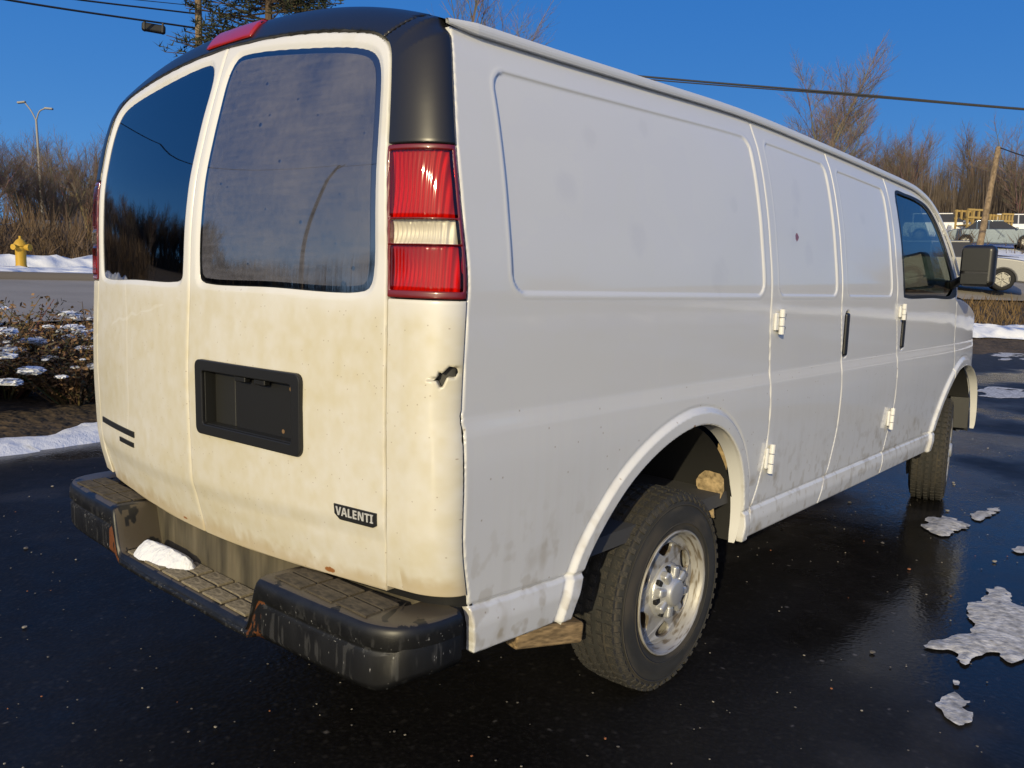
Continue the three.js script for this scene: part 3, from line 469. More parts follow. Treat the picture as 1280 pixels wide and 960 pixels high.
// roof, gutters, windscreen, bonnet and nose
{
  const RP = (x, a) => { const y0 = railY(x) + 0.012, c = CROWN * sst(3.0, 2.45, x); return [x, y0 + c * (1 - Math.pow(Math.abs(a), 2.4)) + (x < -.9 ? -.0 : 0), a * (zs(railY(x)) - 0.004)]; };
  part('roof', sheet({ us: step(-1.0, 2.80, 0.08), vs: lin(-1, 1, 48), P: RP, out: () => [0, 1, 0] }), M.paint, van);
  for (const sd of [1, -1]) {
    const pts = [...lin(-1.012, 2.5, 40), ...lin(2.56, 3.36, 18)].map(x => [x, railY(x) + 0.004, sd * (zs(railY(x)) - noseTaper(x) + 0.010)]);
    const curve = new THREE.CatmullRomCurve3(pts.map(p => new THREE.Vector3(...p)));
    const s = new THREE.Shape(); s.moveTo(-.010, -.013); s.lineTo(.010, -.013); s.quadraticCurveTo(.015, 0, .008, .013); s.lineTo(-.014, .016); s.closePath();
    // sweep the gutter section along the roof edge
    const pos = [], idx = [], sec = s.getPoints(4), N = 140;
    for (let i = 0; i <= N; i++) { const u = i / N, p = curve.getPointAt(u), t = curve.getTangentAt(u), o = new THREE.Vector3(0, 0, sd), q = new THREE.Vector3().crossVectors(o, t).normalize().multiplyScalar(sd), k = u < 0.02 ? 0.4 + 30 * u : 1 - 0.45 * sst(.75, 1, u); for (const c of sec) pos.push(p.x + q.x * c.y * k, p.y + q.y * c.y * k, p.z + sd * c.x * k + q.z * c.y); }
    const m = sec.length; for (let i = 0; i < N; i++) for (let j = 0; j < m - 1; j++) { const a = i * m + j; idx.push(a, a + m, a + 1, a + 1, a + m, a + m + 1); }
    let g = new THREE.BufferGeometry(); g.setAttribute('position', new THREE.Float32BufferAttribute(pos, 3)); g.setIndex(idx); g = g.toNonIndexed(); g.computeVertexNormals(); g = g;
    part('roof_gutter', g, M.paint, van);
  }
  const WS = (v, a) => { const x = mix(2.80, 3.52, v) - 0.10 * a * a * (1 - v) + 0.16 * (1 - a * a) * (0.4 + 0.6 * v), y = mix(2.0 + 0.05 * (1 - a * a), 1.395 + 0.03 * (1 - a * a), v); return [x, y, a * mix(zs(1.95) - .03, .90, v)]; };
  part('windscreen', sheet({ us: lin(0, 1, 16), vs: lin(-1, 1, 24), P: WS, out: () => [0.8, 0.6, 0] }), M.glass, van);
  const HP = (v, a) => { const x = mix(3.42, 4.36, v) + 0.14 * (1 - a * a) * v, side = fendTop(Math.min(4.20, mix(3.42, 4.34, v))), y = side + (0.05 + 0.02 * (1 - v)) * (1 - Math.pow(Math.abs(a), 3)) + 0.01 - 0.05 * v * v; const w = zs(1.3) - noseTaper(mix(3.42, 4.26, v)) - 0.004; return [x - 0.14 * v * Math.pow(Math.abs(a), 4), y, a * w]; };
  part('bonnet', sheet({ us: lin(0, 1, 30), vs: lin(-1, 1, 40), P: HP, out: () => [0, 1, 0] }), M.paint, van);
  const NP = (a, y) => [4.46 - 0.14 * a * a - 0.10 * Math.pow(Math.abs(a), 8) - 0.10 * sst(.95, 1.24, y) - 0.01, y, a * 0.845];
  const nose = part('nose', sheet({ us: lin(-1, 1, 40), vs: lin(.5, 1.235, 20), P: NP, out: () => [1, 0, 0] }), M.paint, van);
  part('grille', sheet({ us: lin(-.55, .55, 20), vs: lin(.80, 1.06, 8), P: (a, y) => { const p = NP(a, y); p[0] += .02; return p; }, out: () => [1, 0, 0], flange: .02 }), M.trim, nose);
  for (const sd of [1, -1]) part('headlight', sheet({ us: lin(.58, .95, 10).map(x => x), vs: lin(.80, 1.06, 8), P: (a, y) => { const p = NP(sd * a, y); p[0] += .02; return p; }, out: () => [1, 0, 0], flange: .02 }), M.clear, nose);
  const fb = []; for (let i = 0; i < 40; i++) { const a0 = mix(-1.07, 1.07, i / 40), a1 = mix(-1.07, 1.07, (i + 1) / 40), X = (a) => 4.52 - .14 * a * a - .18 * Math.pow(Math.abs(a) / 1.0, 8), p = [X(a0), 0.56, a0 * .845], q = [X(a1), 0.56, a1 * .845]; const d = Math.hypot(q[0] - p[0], q[2] - p[2]); fb.push(new THREE.BoxGeometry(.12, .22, d + .004).rotateY(Math.atan2(q[0] - p[0], q[2] - p[2])).translate((p[0] + q[0]) / 2, .56, (p[2] + q[2]) / 2)); }
  part('front_bumper', merge(fb), M.trim, van);
  // cab: floor, dashboard, seats, wheel, bulkhead
  part('floor', new THREE.BoxGeometry(4.4, .05, 1.86).translate(1.22, .60, 0), M.inner, van);
  part('dashboard', rbox(.45, .38, 1.72, .06).translate(3.32, 1.16, 0), M.inner, van);
  for (const z of [.48, -.48]) part('seat', merge([rbox(.52, .16, .52, .05).translate(2.45, .92, z), rbox(.16, .66, .50, .05).rotateZ(.16).translate(2.16, 1.28, z), rbox(.10, .20, .26, .04).rotateZ(.12).translate(2.07, 1.68, z)]), mat(0.05, 0.055, 0.06, 0.9), van);
  part('steering_wheel', new THREE.TorusGeometry(.19, .016, 8, 28).rotateY(Math.PI / 2).rotateZ(.5).translate(2.98, 1.28, -.48), M.trim, van);
  part('headliner', new THREE.BoxGeometry(3.7, .02, 1.60).translate(.85, 1.985, 0), M.inner, van);
  part('rear_inner_frame', sheet({ us: ss(-.97, .97, 90), vs: step(.6, 2.06, .02), P: (s, y) => { const p = rearP(s, y); p[0] += 0.035; return p; }, C: rearC, D: (z, y) => -sdWin(z, y) - 0.002, out: () => [1, 0, 0] }), M.trim, van);
}
// glass, handles, hinges and mirror on the right side
for (const sd of [1, -1]) {
  const door = sd > 0 ? fd : fdl;
  part('window_pane', sheet({ us: step(2.22, 3.36, .04), vs: step(1.35, 1.96, .03), P: (x, y) => { const p = sideP(sd)(x, y); p[2] -= sd * .008; return p; }, D: (x, y) => sdDoorWin(x, y) + .004, out: sideOut(sd) }), M.glass, door);
  part('window_seal', sheet({ us: step(2.22, 3.36, .006), vs: step(1.35, 1.96, .006), P: (x, y) => { const p = sideP(sd)(x, y); p[2] += sd * .001; return p; }, D: (x, y) => { const d = sdDoorWin(x, y); return Math.min(d + .003, .014 + .05 * sst(3.12, 3.3, x) - d); }, out: sideOut(sd) }), M.trim, door);
  const f = [];
  const mir = part('wing_mirror', rbox(.12, .245, .185, .035, 4).rotateY(sd * .10).translate(3.13, 1.57, sd * 1.135), M.black, van);
  part('mirror_glass', merge([rbox(.004, .135, .14, .002).rotateY(sd * .10).translate(3.068, 1.605, sd * 1.13), rbox(.004, .062, .14, .002).rotateY(sd * .10).translate(3.068, 1.492, sd * 1.13)]), mat(0.012, 0.013, 0.013, 0.35), mir);  // dark reflection put into the colour; the glass itself hardly mirrors
  part('mirror_arm', merge([bar([3.17, 1.50, sd * 1.06], [3.26, 1.44, sd * .95], .022, .03, 10), rbox(.13, .10, .03, .01).translate(3.27, 1.43, sd * .955)]), M.black, mir);
}
function handleAt(door, x0, x1, y0, y1) {
  const cx = (x0 + x1) / 2, cy = (y0 + y1) / 2, z = zs(cy), w = x1 - x0, h = y1 - y0;
  const cup = part('handle_recess', rbox(w + .006, h + .006, .03, .012, 3).translate(cx, cy, z - .030), M.trim, door);
  part('handle', rbox(w * .62, h * .92, .026, .012, 3).translate(cx, cy, z - .004), M.black, door);
}
handleAt(sdf, 1.415, 1.475, 1.095, 1.312); handleAt(fd, 2.265, 2.325, 1.095, 1.315);
function hinge(door, x, y, h, w, tilt = 0) {
  const z = zs(y), g = [rbox(w * .55, h * .92, .014, .005).translate(w * .26, 0, .010), rbox(w * .42, h * .70, .012, .005).translate(-w * .42, 0, .006)];
  for (const k of [-.34, 0, .34]) g.push(new THREE.CylinderGeometry(.0115, .0115, h * .31, 12).translate(-w * .08, k * h, .019));
  const bolts = []; for (const k of [-.26, .26]) bolts.push(new THREE.CylinderGeometry(.007, .007, .006, 6).rotateX(Math.PI / 2).translate(w * .32, k * h, .019));
  const hg = part('hinge', merge(g).rotateZ(tilt).translate(x, y, z), M.paint, door); bolts.forEach(b => part('bolt', b.rotateZ(tilt).translate(x, y, z), M.steel, door));
}
hinge(sdr, .688, 1.278, .098, .062); hinge(sdr, .672, .735, .118, .046, -.08); hinge(sdf, 2.225, 1.300, .085, .055); hinge(sdf, 2.168, .733, .115, .045, -.10);
// inside the torn corner: added near-black block standing in for deep shade
part('tear_shade_block', rbox(.02, .10, .10, .004).translate(-1.03, 1.18, .93), mat(.006, .006, .006, .9), van);
part('gap_shade_strip', sheet({ us: lin(-.016, .014, 3), vs: step(.635, 1.99, .02), P: (u, y) => [rearEdge(y) - .008 + u, y, zs(y) - .006], out: () => [0, 0, 1] }), mat(.008, .008, .008, .9), van);  // black strip added under the corner gap so the seam reads as shadowed

// rear step bumper
{
  const plan = new THREE.CatmullRomCurve3([[-1.045, -1.0], [-1.13, -.995], [-1.205, -.965], [-1.248, -.90], [-1.264, -.78], [-1.282, -.4], [-1.286, 0], [-1.282, .4], [-1.264, .78], [-1.248, .90], [-1.205, .965], [-1.13, .995], [-1.045, 1.0]].map(p => new THREE.Vector3(p[0], 0, p[1])), false, 'centripetal');
  const samples = []; for (let i = 0; i <= 260; i++) samples.push(i / 260);
  const stepK = (z) => sst(.455, .395, Math.abs(z));
  const prof = (k) => { const t = mix(.602, .462, k), b = mix(.432, .415, k); return [[.16, t - .004], [.10, t], [.035, t + .001], [.014, t - .004], [.004, t - .014], [0, t - mix(.03, .022, k)], [.001, mix(.545, .440, k)], [.010, mix(.538, .436, k)], [.012, mix(.528, .432, k)], [.004, mix(.520, .428, k)], [.004, b + .02 * (1 - k)], [.014, b], [.06, b - .004]]; };
  const pos = [], uv = [], idx = []; let m = 0;
  for (const u of samples) {
    const p = plan.getPointAt(u), t = plan.getTangentAt(u), n = [-t.z, t.x], k = stepK(p.z), end = sst(.9, 1, Math.abs(p.z)) * (Math.abs(p.z) > .9 ? 1 : 0), pr = prof(k); m = pr.length; // n points inward
    pr.forEach(([w, y], j) => { const ww = w * (1 - .2 * end); const inx = -n[0], inz = -n[1]; const dent = 0.006 * (fbm(p.z * 5, j, 2, 301) - .5); pos.push(p.x + inx * (ww + dent), y + .035 * end * (j > 8 ? 1 : .0) + (y > .55 ? -.0 : 0), p.z + inz * (ww + dent)); uv.push(u, j / (pr.length - 1)); });
  }
  for (let i = 0; i < samples.length - 1; i++) for (let j = 0; j < m - 1; j++) { const a = i * m + j; idx.push(a, a + 1, a + m, a + 1, a + m + 1, a + m); }
  const g = new THREE.BufferGeometry(); g.setAttribute('position', new THREE.Float32BufferAttribute(pos, 3)); g.setAttribute('uv', new THREE.Float32BufferAttribute(uv, 2)); g.setIndex(idx); g.computeVertexNormals();
  // which way is inward is checked once; the profile must run towards the body
  const tex = texColor(1536, 192, (u, v) => {
    const n = fbm(u * 60, v * 8, 4, 311), f = fbm(u * 420, v * 40, 3, 313); let c = 0.009 + 0.012 * (n - 0.4); let r = c, gg = c * 1.02, b = c * 1.08;
    const sc = sst(0.60, 0.72, fbm(u * 170, v * 10, 3, 317)) * sst(0.3, 0.55, v); r += 0.025 * sc; gg += 0.025 * sc; b += 0.025 * sc;
    if (f > 0.80 && v > 0.42 && n > .5) { r = gg = b = 0.34; }
    const du = Math.min(Math.abs(u - 0.307), Math.abs(u - 0.690)); if (du < 0.018 && v > 0.6 && n + 0.4 * f > 0.72) { r = 0.15; gg = 0.055; b = 0.02; }
    if (v < 0.26 && n > 0.35) { r = mix(r, 0.13, .55); gg = mix(gg, 0.105, .55); b = mix(b, 0.07, .55); }
    return [r, gg, b];
  });
  const bump = part('rear_bumper', g, mat(1, 1, 1, 0.42, { map: tex }), van);
  // tread pads on the two ends and in the step
  const padM = mat(1, 1, 1, 0.85, { map: texColor(128, 128, (u, v) => { const c = fbm(u * 8, v * 8, 4, 321, 8); return [0.12 * c + .012, 0.096 * c + .01, 0.06 * c + .007]; }) });
  const stepM = mat(1, 1, 1, 0.8, { map: texColor(128, 128, (u, v) => { const c = fbm(u * 8, v * 8, 4, 325, 8); return [0.34 * c + .06, 0.29 * c + .05, 0.20 * c + .03]; }) });
  const X0 = (z) => -1.286 + 0.028 * z * z;
  for (const sd of [1, -1]) for (let i = 0; i < 3; i++) for (let j = 0; j < 2; j++) { const z = .545 + i * .128, x = X0(z) + .058 + j * .056; part('tread_pad', rbox(.050, .007, .118, .002, 1).translate(x, .604, sd * z), padM, bump); }
  for (let i = 0; i < 6; i++) for (let j = 0; j < 2; j++) { const z = -.315 + i * .126; part('tread_pad', rbox(.052, .008, .108, .002, 1).translate(X0(z) + .045 + j * .062, .465, z), stepM, bump); }
  const wall = sheet({ us: lin(-.88, .88, 80), vs: lin(.44, .64, 8), P: (z, y) => [Xc(.62) + .108 * z * z + .042 + (y > .60 ? 0 : 0), y, z], out: () => [-1, 0, 0] });
  part('sill_plate', wall, mat(1, 1, 1, 0.7, { map: texColor(256, 64, (u, v) => { const c = fbm(u * 22, v * 6, 4, 331), s = fbm(u * 90, v * 3, 3, 333); return [0.15 * c + .05 * s, 0.125 * c + .045 * s, 0.08 * c + .03 * s]; }) }), bump);
}
// wheels
function makeWheel(rear) {
  const w = new THREE.Group(); w.name = 'wheel'; van.add(w);     // axis along local z, outer face towards +z
  const RR = 0.347, pr = [[.205, -.105], [.222, -.118], [.25, -.126], [.295, -.124], [.325, -.114], [.339, -.102], [.345, -.086], [RR, -.05], [RR, .05], [.345, .086], [.339, .102], [.325, .114], [.295, .124], [.25, .128], [.222, .118], [.205, .105]].map(p => new THREE.Vector2(p[0], p[1]));
  const ty = [new THREE.LatheGeometry(pr, 72).rotateX(Math.PI / 2)];
  for (let i = 0; i < 52; i++) for (const [zz, ww, rad] of [[.086, .034, .3435], [.046, .026, .348], [0, .026, .349], [-.046, .026, .348], [-.086, .034, .3435]]) ty.push(new THREE.BoxGeometry(.012, .0315 - (i % 3) * .003, ww).translate(rad, 0, zz).rotateZ((i + (Math.abs(zz) < .03 ? .5 : 0)) / 52 * 2 * Math.PI));
  for (let i = 0; i < 52; i++) ty.push(new THREE.BoxGeometry(.030, .018, .010).rotateY(.9).translate(.332, 0, .107).rotateZ((i + .5) / 52 * 2 * Math.PI));
  for (const r of [.31, .246]) ty.push(new THREE.TorusGeometry(r, .003, 5, 64).translate(0, 0, r > .3 ? .121 : .127));
  part('tyre', merge(ty).scale(1, 1, .88).translate(0, 0, .014), M.tyre, w);
  const rimP = [[.219, .116], [.222, .124], [.217, .127], [.209, .121], [.203, .104], [.196, .07], [.19, .05], [.186, -.10], [.20, -.12]].map(p => new THREE.Vector2(p[0], p[1]));
  const disc = new THREE.Shape(); disc.absarc(0, 0, .194, 0, 2 * Math.PI);
  for (let i = 0; i < 6; i++) { const a = i / 6 * 2 * Math.PI + .2, h = new THREE.Path(), pts = []; for (let k = 0; k < 20; k++) { const t = k / 20 * 2 * Math.PI, x = .146 + .026 * Math.cos(t), y = .044 * Math.sin(t) * (1 + .35 * Math.cos(t)); pts.push(new THREE.Vector2(x * Math.cos(a) - y * Math.sin(a), x * Math.sin(a) + y * Math.cos(a))); } h.setFromPoints(pts); disc.holes.push(h); }
  const dg = new THREE.ExtrudeGeometry(disc, { depth: .006, bevelEnabled: true, bevelSize: .003, bevelThickness: .003, bevelSegments: 2, curveSegments: 48 });
  const dish = rear ? (r) => mix(.082, .070, sst(.10, .19, r)) : (r) => mix(.10, .05, sst(.10, .19, r));
  const pp = dg.attributes.position; for (let i = 0; i < pp.count; i++) { const r = Math.hypot(pp.getX(i), pp.getY(i)); pp.setZ(i, pp.getZ(i) + dish(r) + .016 * Math.exp(-(((r - .178) / .012) ** 2))); } dg.computeVertexNormals();
  const rim = part('rim', merge([new THREE.LatheGeometry(rimP, 64).rotateX(Math.PI / 2), dg]), M.steel, w);
  part('brake_drum', new THREE.CylinderGeometry(.165, .165, .06, 32).rotateX(Math.PI / 2).translate(0, 0, -.02), M.rust, w);
  // chrome centre cap with eight stubs round it
  const cap = new THREE.LatheGeometry([[.0, .142], [.038, .141], [.047, .135], [.050, .122], [.066, .114], [.090, .104], [.098, .092], [.096, .074]].map(p => new THREE.Vector2(p[0], p[1])), 48).rotateX(Math.PI / 2);
  const c = part('hub_cap', cap, M.chrome, w);
  for (let i = 0; i < 8; i++) { const a = (i + .3) / 8 * 2 * Math.PI; part('lug_cover', rbox(.044, .032, .050, .010, 3).translate(.070, 0, .103).rotateZ(a), M.chrome, w); part('lug_gap', rbox(.026, .020, .026, .004, 1).translate(.081, 0, .100).rotateZ(a + Math.PI / 8), M.trim, w); }
  return w;
}
M.tyre = mat(1, 1, 1, 0.9, { map: texColor(256, 256, (u, v) => { const c = fbm(u * 24, v * 24, 4, 341), d = sst(.45, .75, fbm(u * 9, v * 12, 4, 343)); const k = .030 + .02 * (c - .5); return [mix(k, .07, d), mix(k, .06, d), mix(k * .96, .046, d)]; }) });
for (const [x, sd, rear] of [[0, 1, true], [0, -1, true], [AX, 1, false], [AX, -1, false]]) { const w = makeWheel(rear); w.position.set(x + (rear ? .035 : 0), .345, sd * .842); if (sd < 0) w.rotation.y = Math.PI; if (x > 1) { w.position.z = sd * .830; w.rotateY(.20); } w.rotateZ(rear ? .35 : .1); }
// underbody
part('chassis', merge([rbox(4.9, .16, .10, .01).translate(1.4, .45, .42), rbox(4.9, .16, .10, .01).translate(1.4, .45, -.42), bar([0, .36, -.75], [0, .36, .75], .045, .045, 14), bar([AX, .34, -.7], [AX, .34, .7], .05, .05, 10), new THREE.SphereGeometry(.16, 18, 12).translate(0, .36, 0), rbox(1.3, .22, .62, .05).translate(1.0, .44, -.25), rbox(.08, .1, 1.2, .01).translate(-.95, .47, 0), bar([.1, .38, .2], [2.5, .42, 0], .04, .04, 10)]), M.dull, van);
for (const z of [.56, -.56]) part('leaf_spring', merge([0, 1, 2].map(i => tube([[-.72 + .15 * i, .46 - .05 * (i > 0), z], [0, .31 + .008 * i, z], [.72 - .15 * i, .46 - .05 * (i > 0), z]], .012, 24, 6))), M.dull, van);
part('tail_pipe', merge([rbox(.26, .07, .07, .012).rotateY(-.30).rotateZ(-.12).translate(-.47, .305, .80), bar([-.40, .30, .77], [.3, .33, .55], .03, .03, 10)]), mat(1, 1, 1, 0.95, { map: texColor(128, 128, (u, v) => { const c = fbm(u * 9, v * 9, 4, 351); return [.42 * c + .05, .29 * c + .035, .15 * c + .02]; }) }), van);
// ------------------------------------------------------------------ snow
function snowSheet(x0, x1, z0, z1, h, D, hgt, edge = 0.12, sd = 0, base = land) {
  return sheet({ us: step(x0, x1, h), vs: step(z0, z1, h), D, P: (x, z) => { const d = Math.max(0, D(x, z)); return [x, base(x, z) + 0.004 + hgt * (1 - Math.exp(-d / edge)) * (0.55 + 0.9 * fbm(x * 5, z * 5, 4, 400 + sd)), z]; }, out: () => [0, 1, 0] });
}
{
  // heaped strip along the lot edge, behind the van and by the hedge
  const D1 = (x, z) => { const e = edgeDist(x, z), n = fbm(x * 1.7, z * 1.7, 4, 411); return Math.min(e + 0.08 - 0.4 * (n - 0.5), 0.24 + 0.6 * (n - 0.5) - e); };
  single('snow_bank', snowSheet(-9, 9, -7.2, -2.6, 0.07, D1, 0.065, 0.14, 1), M.snow, 'long low snow bank along the lot edge in front of the brown shrubs', 'snow bank');
  const D2 = (x, z) => { const e = edgeDist(x, z), n = fbm(x * .9, z * .9, 4, 413); return Math.min(e - 1.0 - 0.9 * (n - 0.5), 2.3 + 1.2 * (n - 0.5) - e); };
  single('snow_bank', snowSheet(12, 46, -8, 34, 0.16, D2, 0.22, 0.2, 2), M.snow, 'snow strip below the dry grass past the front of the van', 'snow bank');
  const D3 = (x, z) => { const e = edgeDist(x, z), n = fbm(x * .6, z * .6, 4, 417); return Math.min(e - 13.85 - 0.3 * (n - .5), 16.9 + 1.6 * (n - 0.5) - e); };
  single('snow_field', snowSheet(-14, 40, -30, -6, 0.22, D3, 0.16, 0.25, 3), M.snow, 'snow covered verge round the yellow hydrant', 'snow');
  const D4 = (x, z) => { const e = edgeDist(x, z), n = fbm(x * .8, z * .8, 4, 419); return Math.min(e - 18.4 - 0.6 * (n - .5), 19.9 + 1.2 * (n - 0.5) - e); };
  single('snow_bank', snowSheet(-14, 40, -34, -8, 0.25, D4, 0.30, 0.25, 4), M.snow, 'plough ridge of snow at the foot of the brown thicket', 'snow bank');
  const D5 = (x, z) => { const e = edgeDist(x, z), n = fbm(x * .5, z * .5, 4, 423); return Math.min(e - 14.5 - 1.2 * (n - .5), 30 - e, n - 0.42); };
  single('snow_field', snowSheet(24, 62, -24, 8, 0.4, D5, 0.12, 0.3, 5), M.snow, 'patchy snow on the slope round the parked cars', 'snow');
  // loose patches on the asphalt, outlines taken on the ground
  const ground = (px, py) => { const r = pixelRay(px, py), t = -EYE.y / r.y; return [EYE.x + r.x * t, EYE.z + r.z * t]; };
  const patch = (pts, hgt, label, sd, rag = 0) => {
    const poly = smoothPoly(pts.map(p => ground(...p)), 6), s0 = sdPoly(poly), D = (x, z) => s0(x, z) + 0.09 * (fbm(x * 16, z * 16, 5, 430 + sd) - 0.5) - 0.004 + rag * (fbm(x * 2.2, z * 3.0, 4, 470 + sd) - 0.56); let a = [1e9, -1e9, 1e9, -1e9]; for (const [x, z] of poly) a = [Math.min(a[0], x), Math.max(a[1], x), Math.min(a[2], z), Math.max(a[3], z)];
    single('snow_patch', snowSheet(a[0] - .05, a[1] + .05, a[2] - .05, a[3] + .05, 0.014, D, hgt * 0.38, 0.07, sd, () => 0.004), M.slush, label, 'snow patch');
  };
  patch([[1155, 811], [1186, 801], [1211, 783], [1206, 764], [1226, 752], [1246, 735], [1263, 742], [1275, 758], [1300, 770], [1310, 800], [1262, 832], [1246, 818], [1222, 824], [1205, 834], [1190, 817]], 0.035, 'largest grey slush patch on the asphalt beside the van', 11);
  patch([[1174, 881], [1184, 866], [1186, 856], [1196, 853], [1205, 872], [1209, 888], [1199, 907], [1184, 902]], 0.03, 'small round slush lump apart from the largest patch', 12);
  patch([[1154, 656], [1172, 647], [1190, 649], [1210, 658], [1190, 669], [1176, 673]], 0.045, 'bright snow crust level with the front wheel', 13);
  patch([[1212, 646], [1247, 636], [1236, 647], [1219, 652]], 0.03, 'thin sliver of snow next to the bright crust', 14);
  patch([[1266, 687], [1282, 682], [1288, 690], [1272, 692]], 0.02, 'tiny snow scrap on wet asphalt between crust and slush', 15);
  patch([[1225, 490], [1255, 486], [1300, 489], [1270, 498], [1240, 497]], 0.015, 'thin snow streak across the wet lot ahead of the van', 16, 1.3);
  patch([[1230, 446], [1300, 441], [1290, 450], [1250, 451]], 0.02, 'snow streak at the far edge of the wet lot', 17, 2.2);
  // clump left on the bumper step
  const s0 = sdPoly(smoothPoly([[-1.262, -.33], [-1.265, -.20], [-1.235, -.10], [-1.19, -.06], [-1.165, -.12], [-1.17, -.26], [-1.20, -.35]], 6)), D = (x, z) => s0(x, z) + 0.02 * (fbm(x * 30, z * 30, 3, 451) - .5);
  single('snow_clump', snowSheet(-1.30, -1.14, -.40, -.02, 0.006, D, 0.06, 0.035, 21, () => .463), M.snow, 'lump of snow lying on the rear bumper step', 'snow');
  // grit and leaf crumbs on the lot
  const bits = []; for (let i = 0; i < 2600; i++) { const r = Math.pow(rnd(), .7) * 11, a = rr(-0.2, 1.9), x = EYE.x + r * Math.cos(a), z = EYE.z - r * Math.sin(a) + rr(-1, 1); if (edgeDist(x, z) > -.1) continue; const s = rr(.002, .005) * (rnd() > .96 ? 2.6 : 1); bits.push([x, z, s]); }
  const inst = new THREE.InstancedMesh(new THREE.DodecahedronGeometry(1, 0), mat(1, 1, 1, 0.9), bits.length), m4 = new THREE.Matrix4(), col = new THREE.Color();
  bits.forEach(([x, z, s], i) => { m4.makeRotationY(rnd() * 6).scale(new THREE.Vector3(s, s * .45, s * rr(.6, 1.3))).setPosition(x, .004 + s * .3, z); inst.setMatrixAt(i, m4); const k = rnd(); k > .93 ? col.setRGB(.32, .12, .05) : k > .6 ? col.setRGB(.30, .27, .22) : col.setRGB(.12, .11, .10); inst.setColorAt(i, col); });
  inst.name = 'ground_grit'; inst.userData = { kind: 'stuff', label: 'grit and leaf crumbs scattered on the black asphalt' }; scene.add(inst);
}
// ------------------------------------------------------------------ plants
class Soup { constructor() { this.p = []; this.n = []; this.c = []; }
  tri(a, b, c, col) { const ux = b[0] - a[0], uy = b[1] - a[1], uz = b[2] - a[2], vx = c[0] - a[0], vy = c[1] - a[1], vz = c[2] - a[2]; let x = uy * vz - uz * vy, y = uz * vx - ux * vz, z = ux * vy - uy * vx; const l = Math.hypot(x, y, z) || 1; for (const q of [a, b, c]) { this.p.push(...q); this.n.push(x / l, y / l, z / l); this.c.push(...col); } }
  limb(a, b, r0, r1, n, col) {
    const d = [b[0] - a[0], b[1] - a[1], b[2] - a[2]], l = Math.hypot(...d) || 1; d.forEach((_, i) => d[i] /= l); const h = Math.abs(d[1]) > .9 ? [1, 0, 0] : [0, 1, 0];
    const e = [d[1] * h[2] - d[2] * h[1], d[2] * h[0] - d[0] * h[2], d[0] * h[1] - d[1] * h[0]], el = Math.hypot(...e); e.forEach((_, i) => e[i] /= el); const f = [d[1] * e[2] - d[2] * e[1], d[2] * e[0] - d[0] * e[2], d[0] * e[1] - d[1] * e[0]];
    const P = (o, r, t) => [0, 1, 2].map(i => o[i] + (e[i] * Math.cos(t) + f[i] * Math.sin(t)) * r);
    for (let k = 0; k < n; k++) { const t = k / n * 2 * Math.PI, u = (k + 1) / n * 2 * Math.PI, A = P(a, r0, t), B = P(a, r0, u), Cc = P(b, r1, t), Dd = P(b, r1, u); this.tri(A, Cc, B, col); this.tri(B, Cc, Dd, col); }
  }
  geo() { const g = new THREE.BufferGeometry(); g.setAttribute('position', new THREE.Float32BufferAttribute(this.p, 3)); g.setAttribute('normal', new THREE.Float32BufferAttribute(this.n, 3)); g.setAttribute('color', new THREE.Float32BufferAttribute(this.c, 3)); return g; }
}
M.bark = mat(1, 1, 1, 0.95, { vertexColors: true });
const sub = (a, d, l) => [a[0] + d[0] * l, a[1] + d[1] * l, a[2] + d[2] * l];
const norm = (d) => { const l = Math.hypot(...d) || 1; return d.map(x => x / l); };
function bareTree(H, spread, levels, col, twigs = 6, multi = 1) {
  const trunk = new Soup(), crown = new Soup();
  const grow = (p, d, len, r, lv) => {
    const c = col.map(x => x * rr(.75, 1.25)), tgt = lv === levels ? trunk : crown, seg = lv === levels ? 5 : lv > 1 ? 3 : 2; let q = p, dd = d;
    for (let i = 0; i < seg; i++) {
      const nd = norm([dd[0] + rr(-.16, .16), dd[1] + rr(-.10, .14) + (lv < levels ? .05 : 0), dd[2] + rr(-.16, .16)]), e = sub(q, nd, len / seg), ra = r * (1 - .5 * i / seg), rb = r * (1 - .5 * (i + 1) / seg);
      tgt.limb(q, e, ra, rb, lv === levels ? 8 : lv >= levels - 1 ? 5 : 3, c);
      if (lv > 0 && (i > 0 || lv < levels)) { const nb = lv === 1 ? twigs : lv === levels ? 2 + (rnd() * 2 | 0) : 2; for (let b = 0; b < nb; b++) { const a = rnd() * 6.283, t = rr(.45, .95) * spread, s = norm([nd[0] + Math.cos(a) * t, nd[1] * .72 + .16, nd[2] + Math.sin(a) * t]); grow(sub(q, nd, len / seg * rr(.3, 1)), s, len * rr(.42, .66), Math.max(rb * rr(.45, .62), lv < 2 ? .006 : .010), lv - 1); } }
      q = e; dd = nd;
    }
    if (lv > 0) grow(q, dd, len * .6, r * .5, lv - 1);
  };
  for (let m = 0; m < multi; m++) grow([rr(-.3, .3) * (multi - 1), -.2, rr(-.3, .3) * (multi - 1)], norm([rr(-.12, .12) * multi, 1, rr(-.12, .12) * multi]), H * .5, H * .018 / Math.sqrt(multi), levels);
  return [trunk.geo(), crown.geo()];
}
function treeThing(name, label, protos, x, z, y, sc, turn, group) { const t = thing(name, label, 'tree', group); part('trunk', protos[0], M.bark, t); part('crown', protos[1], M.bark, t); t.position.set(x, y, z); t.scale.setScalar(sc); t.rotation.y = turn; return t; }
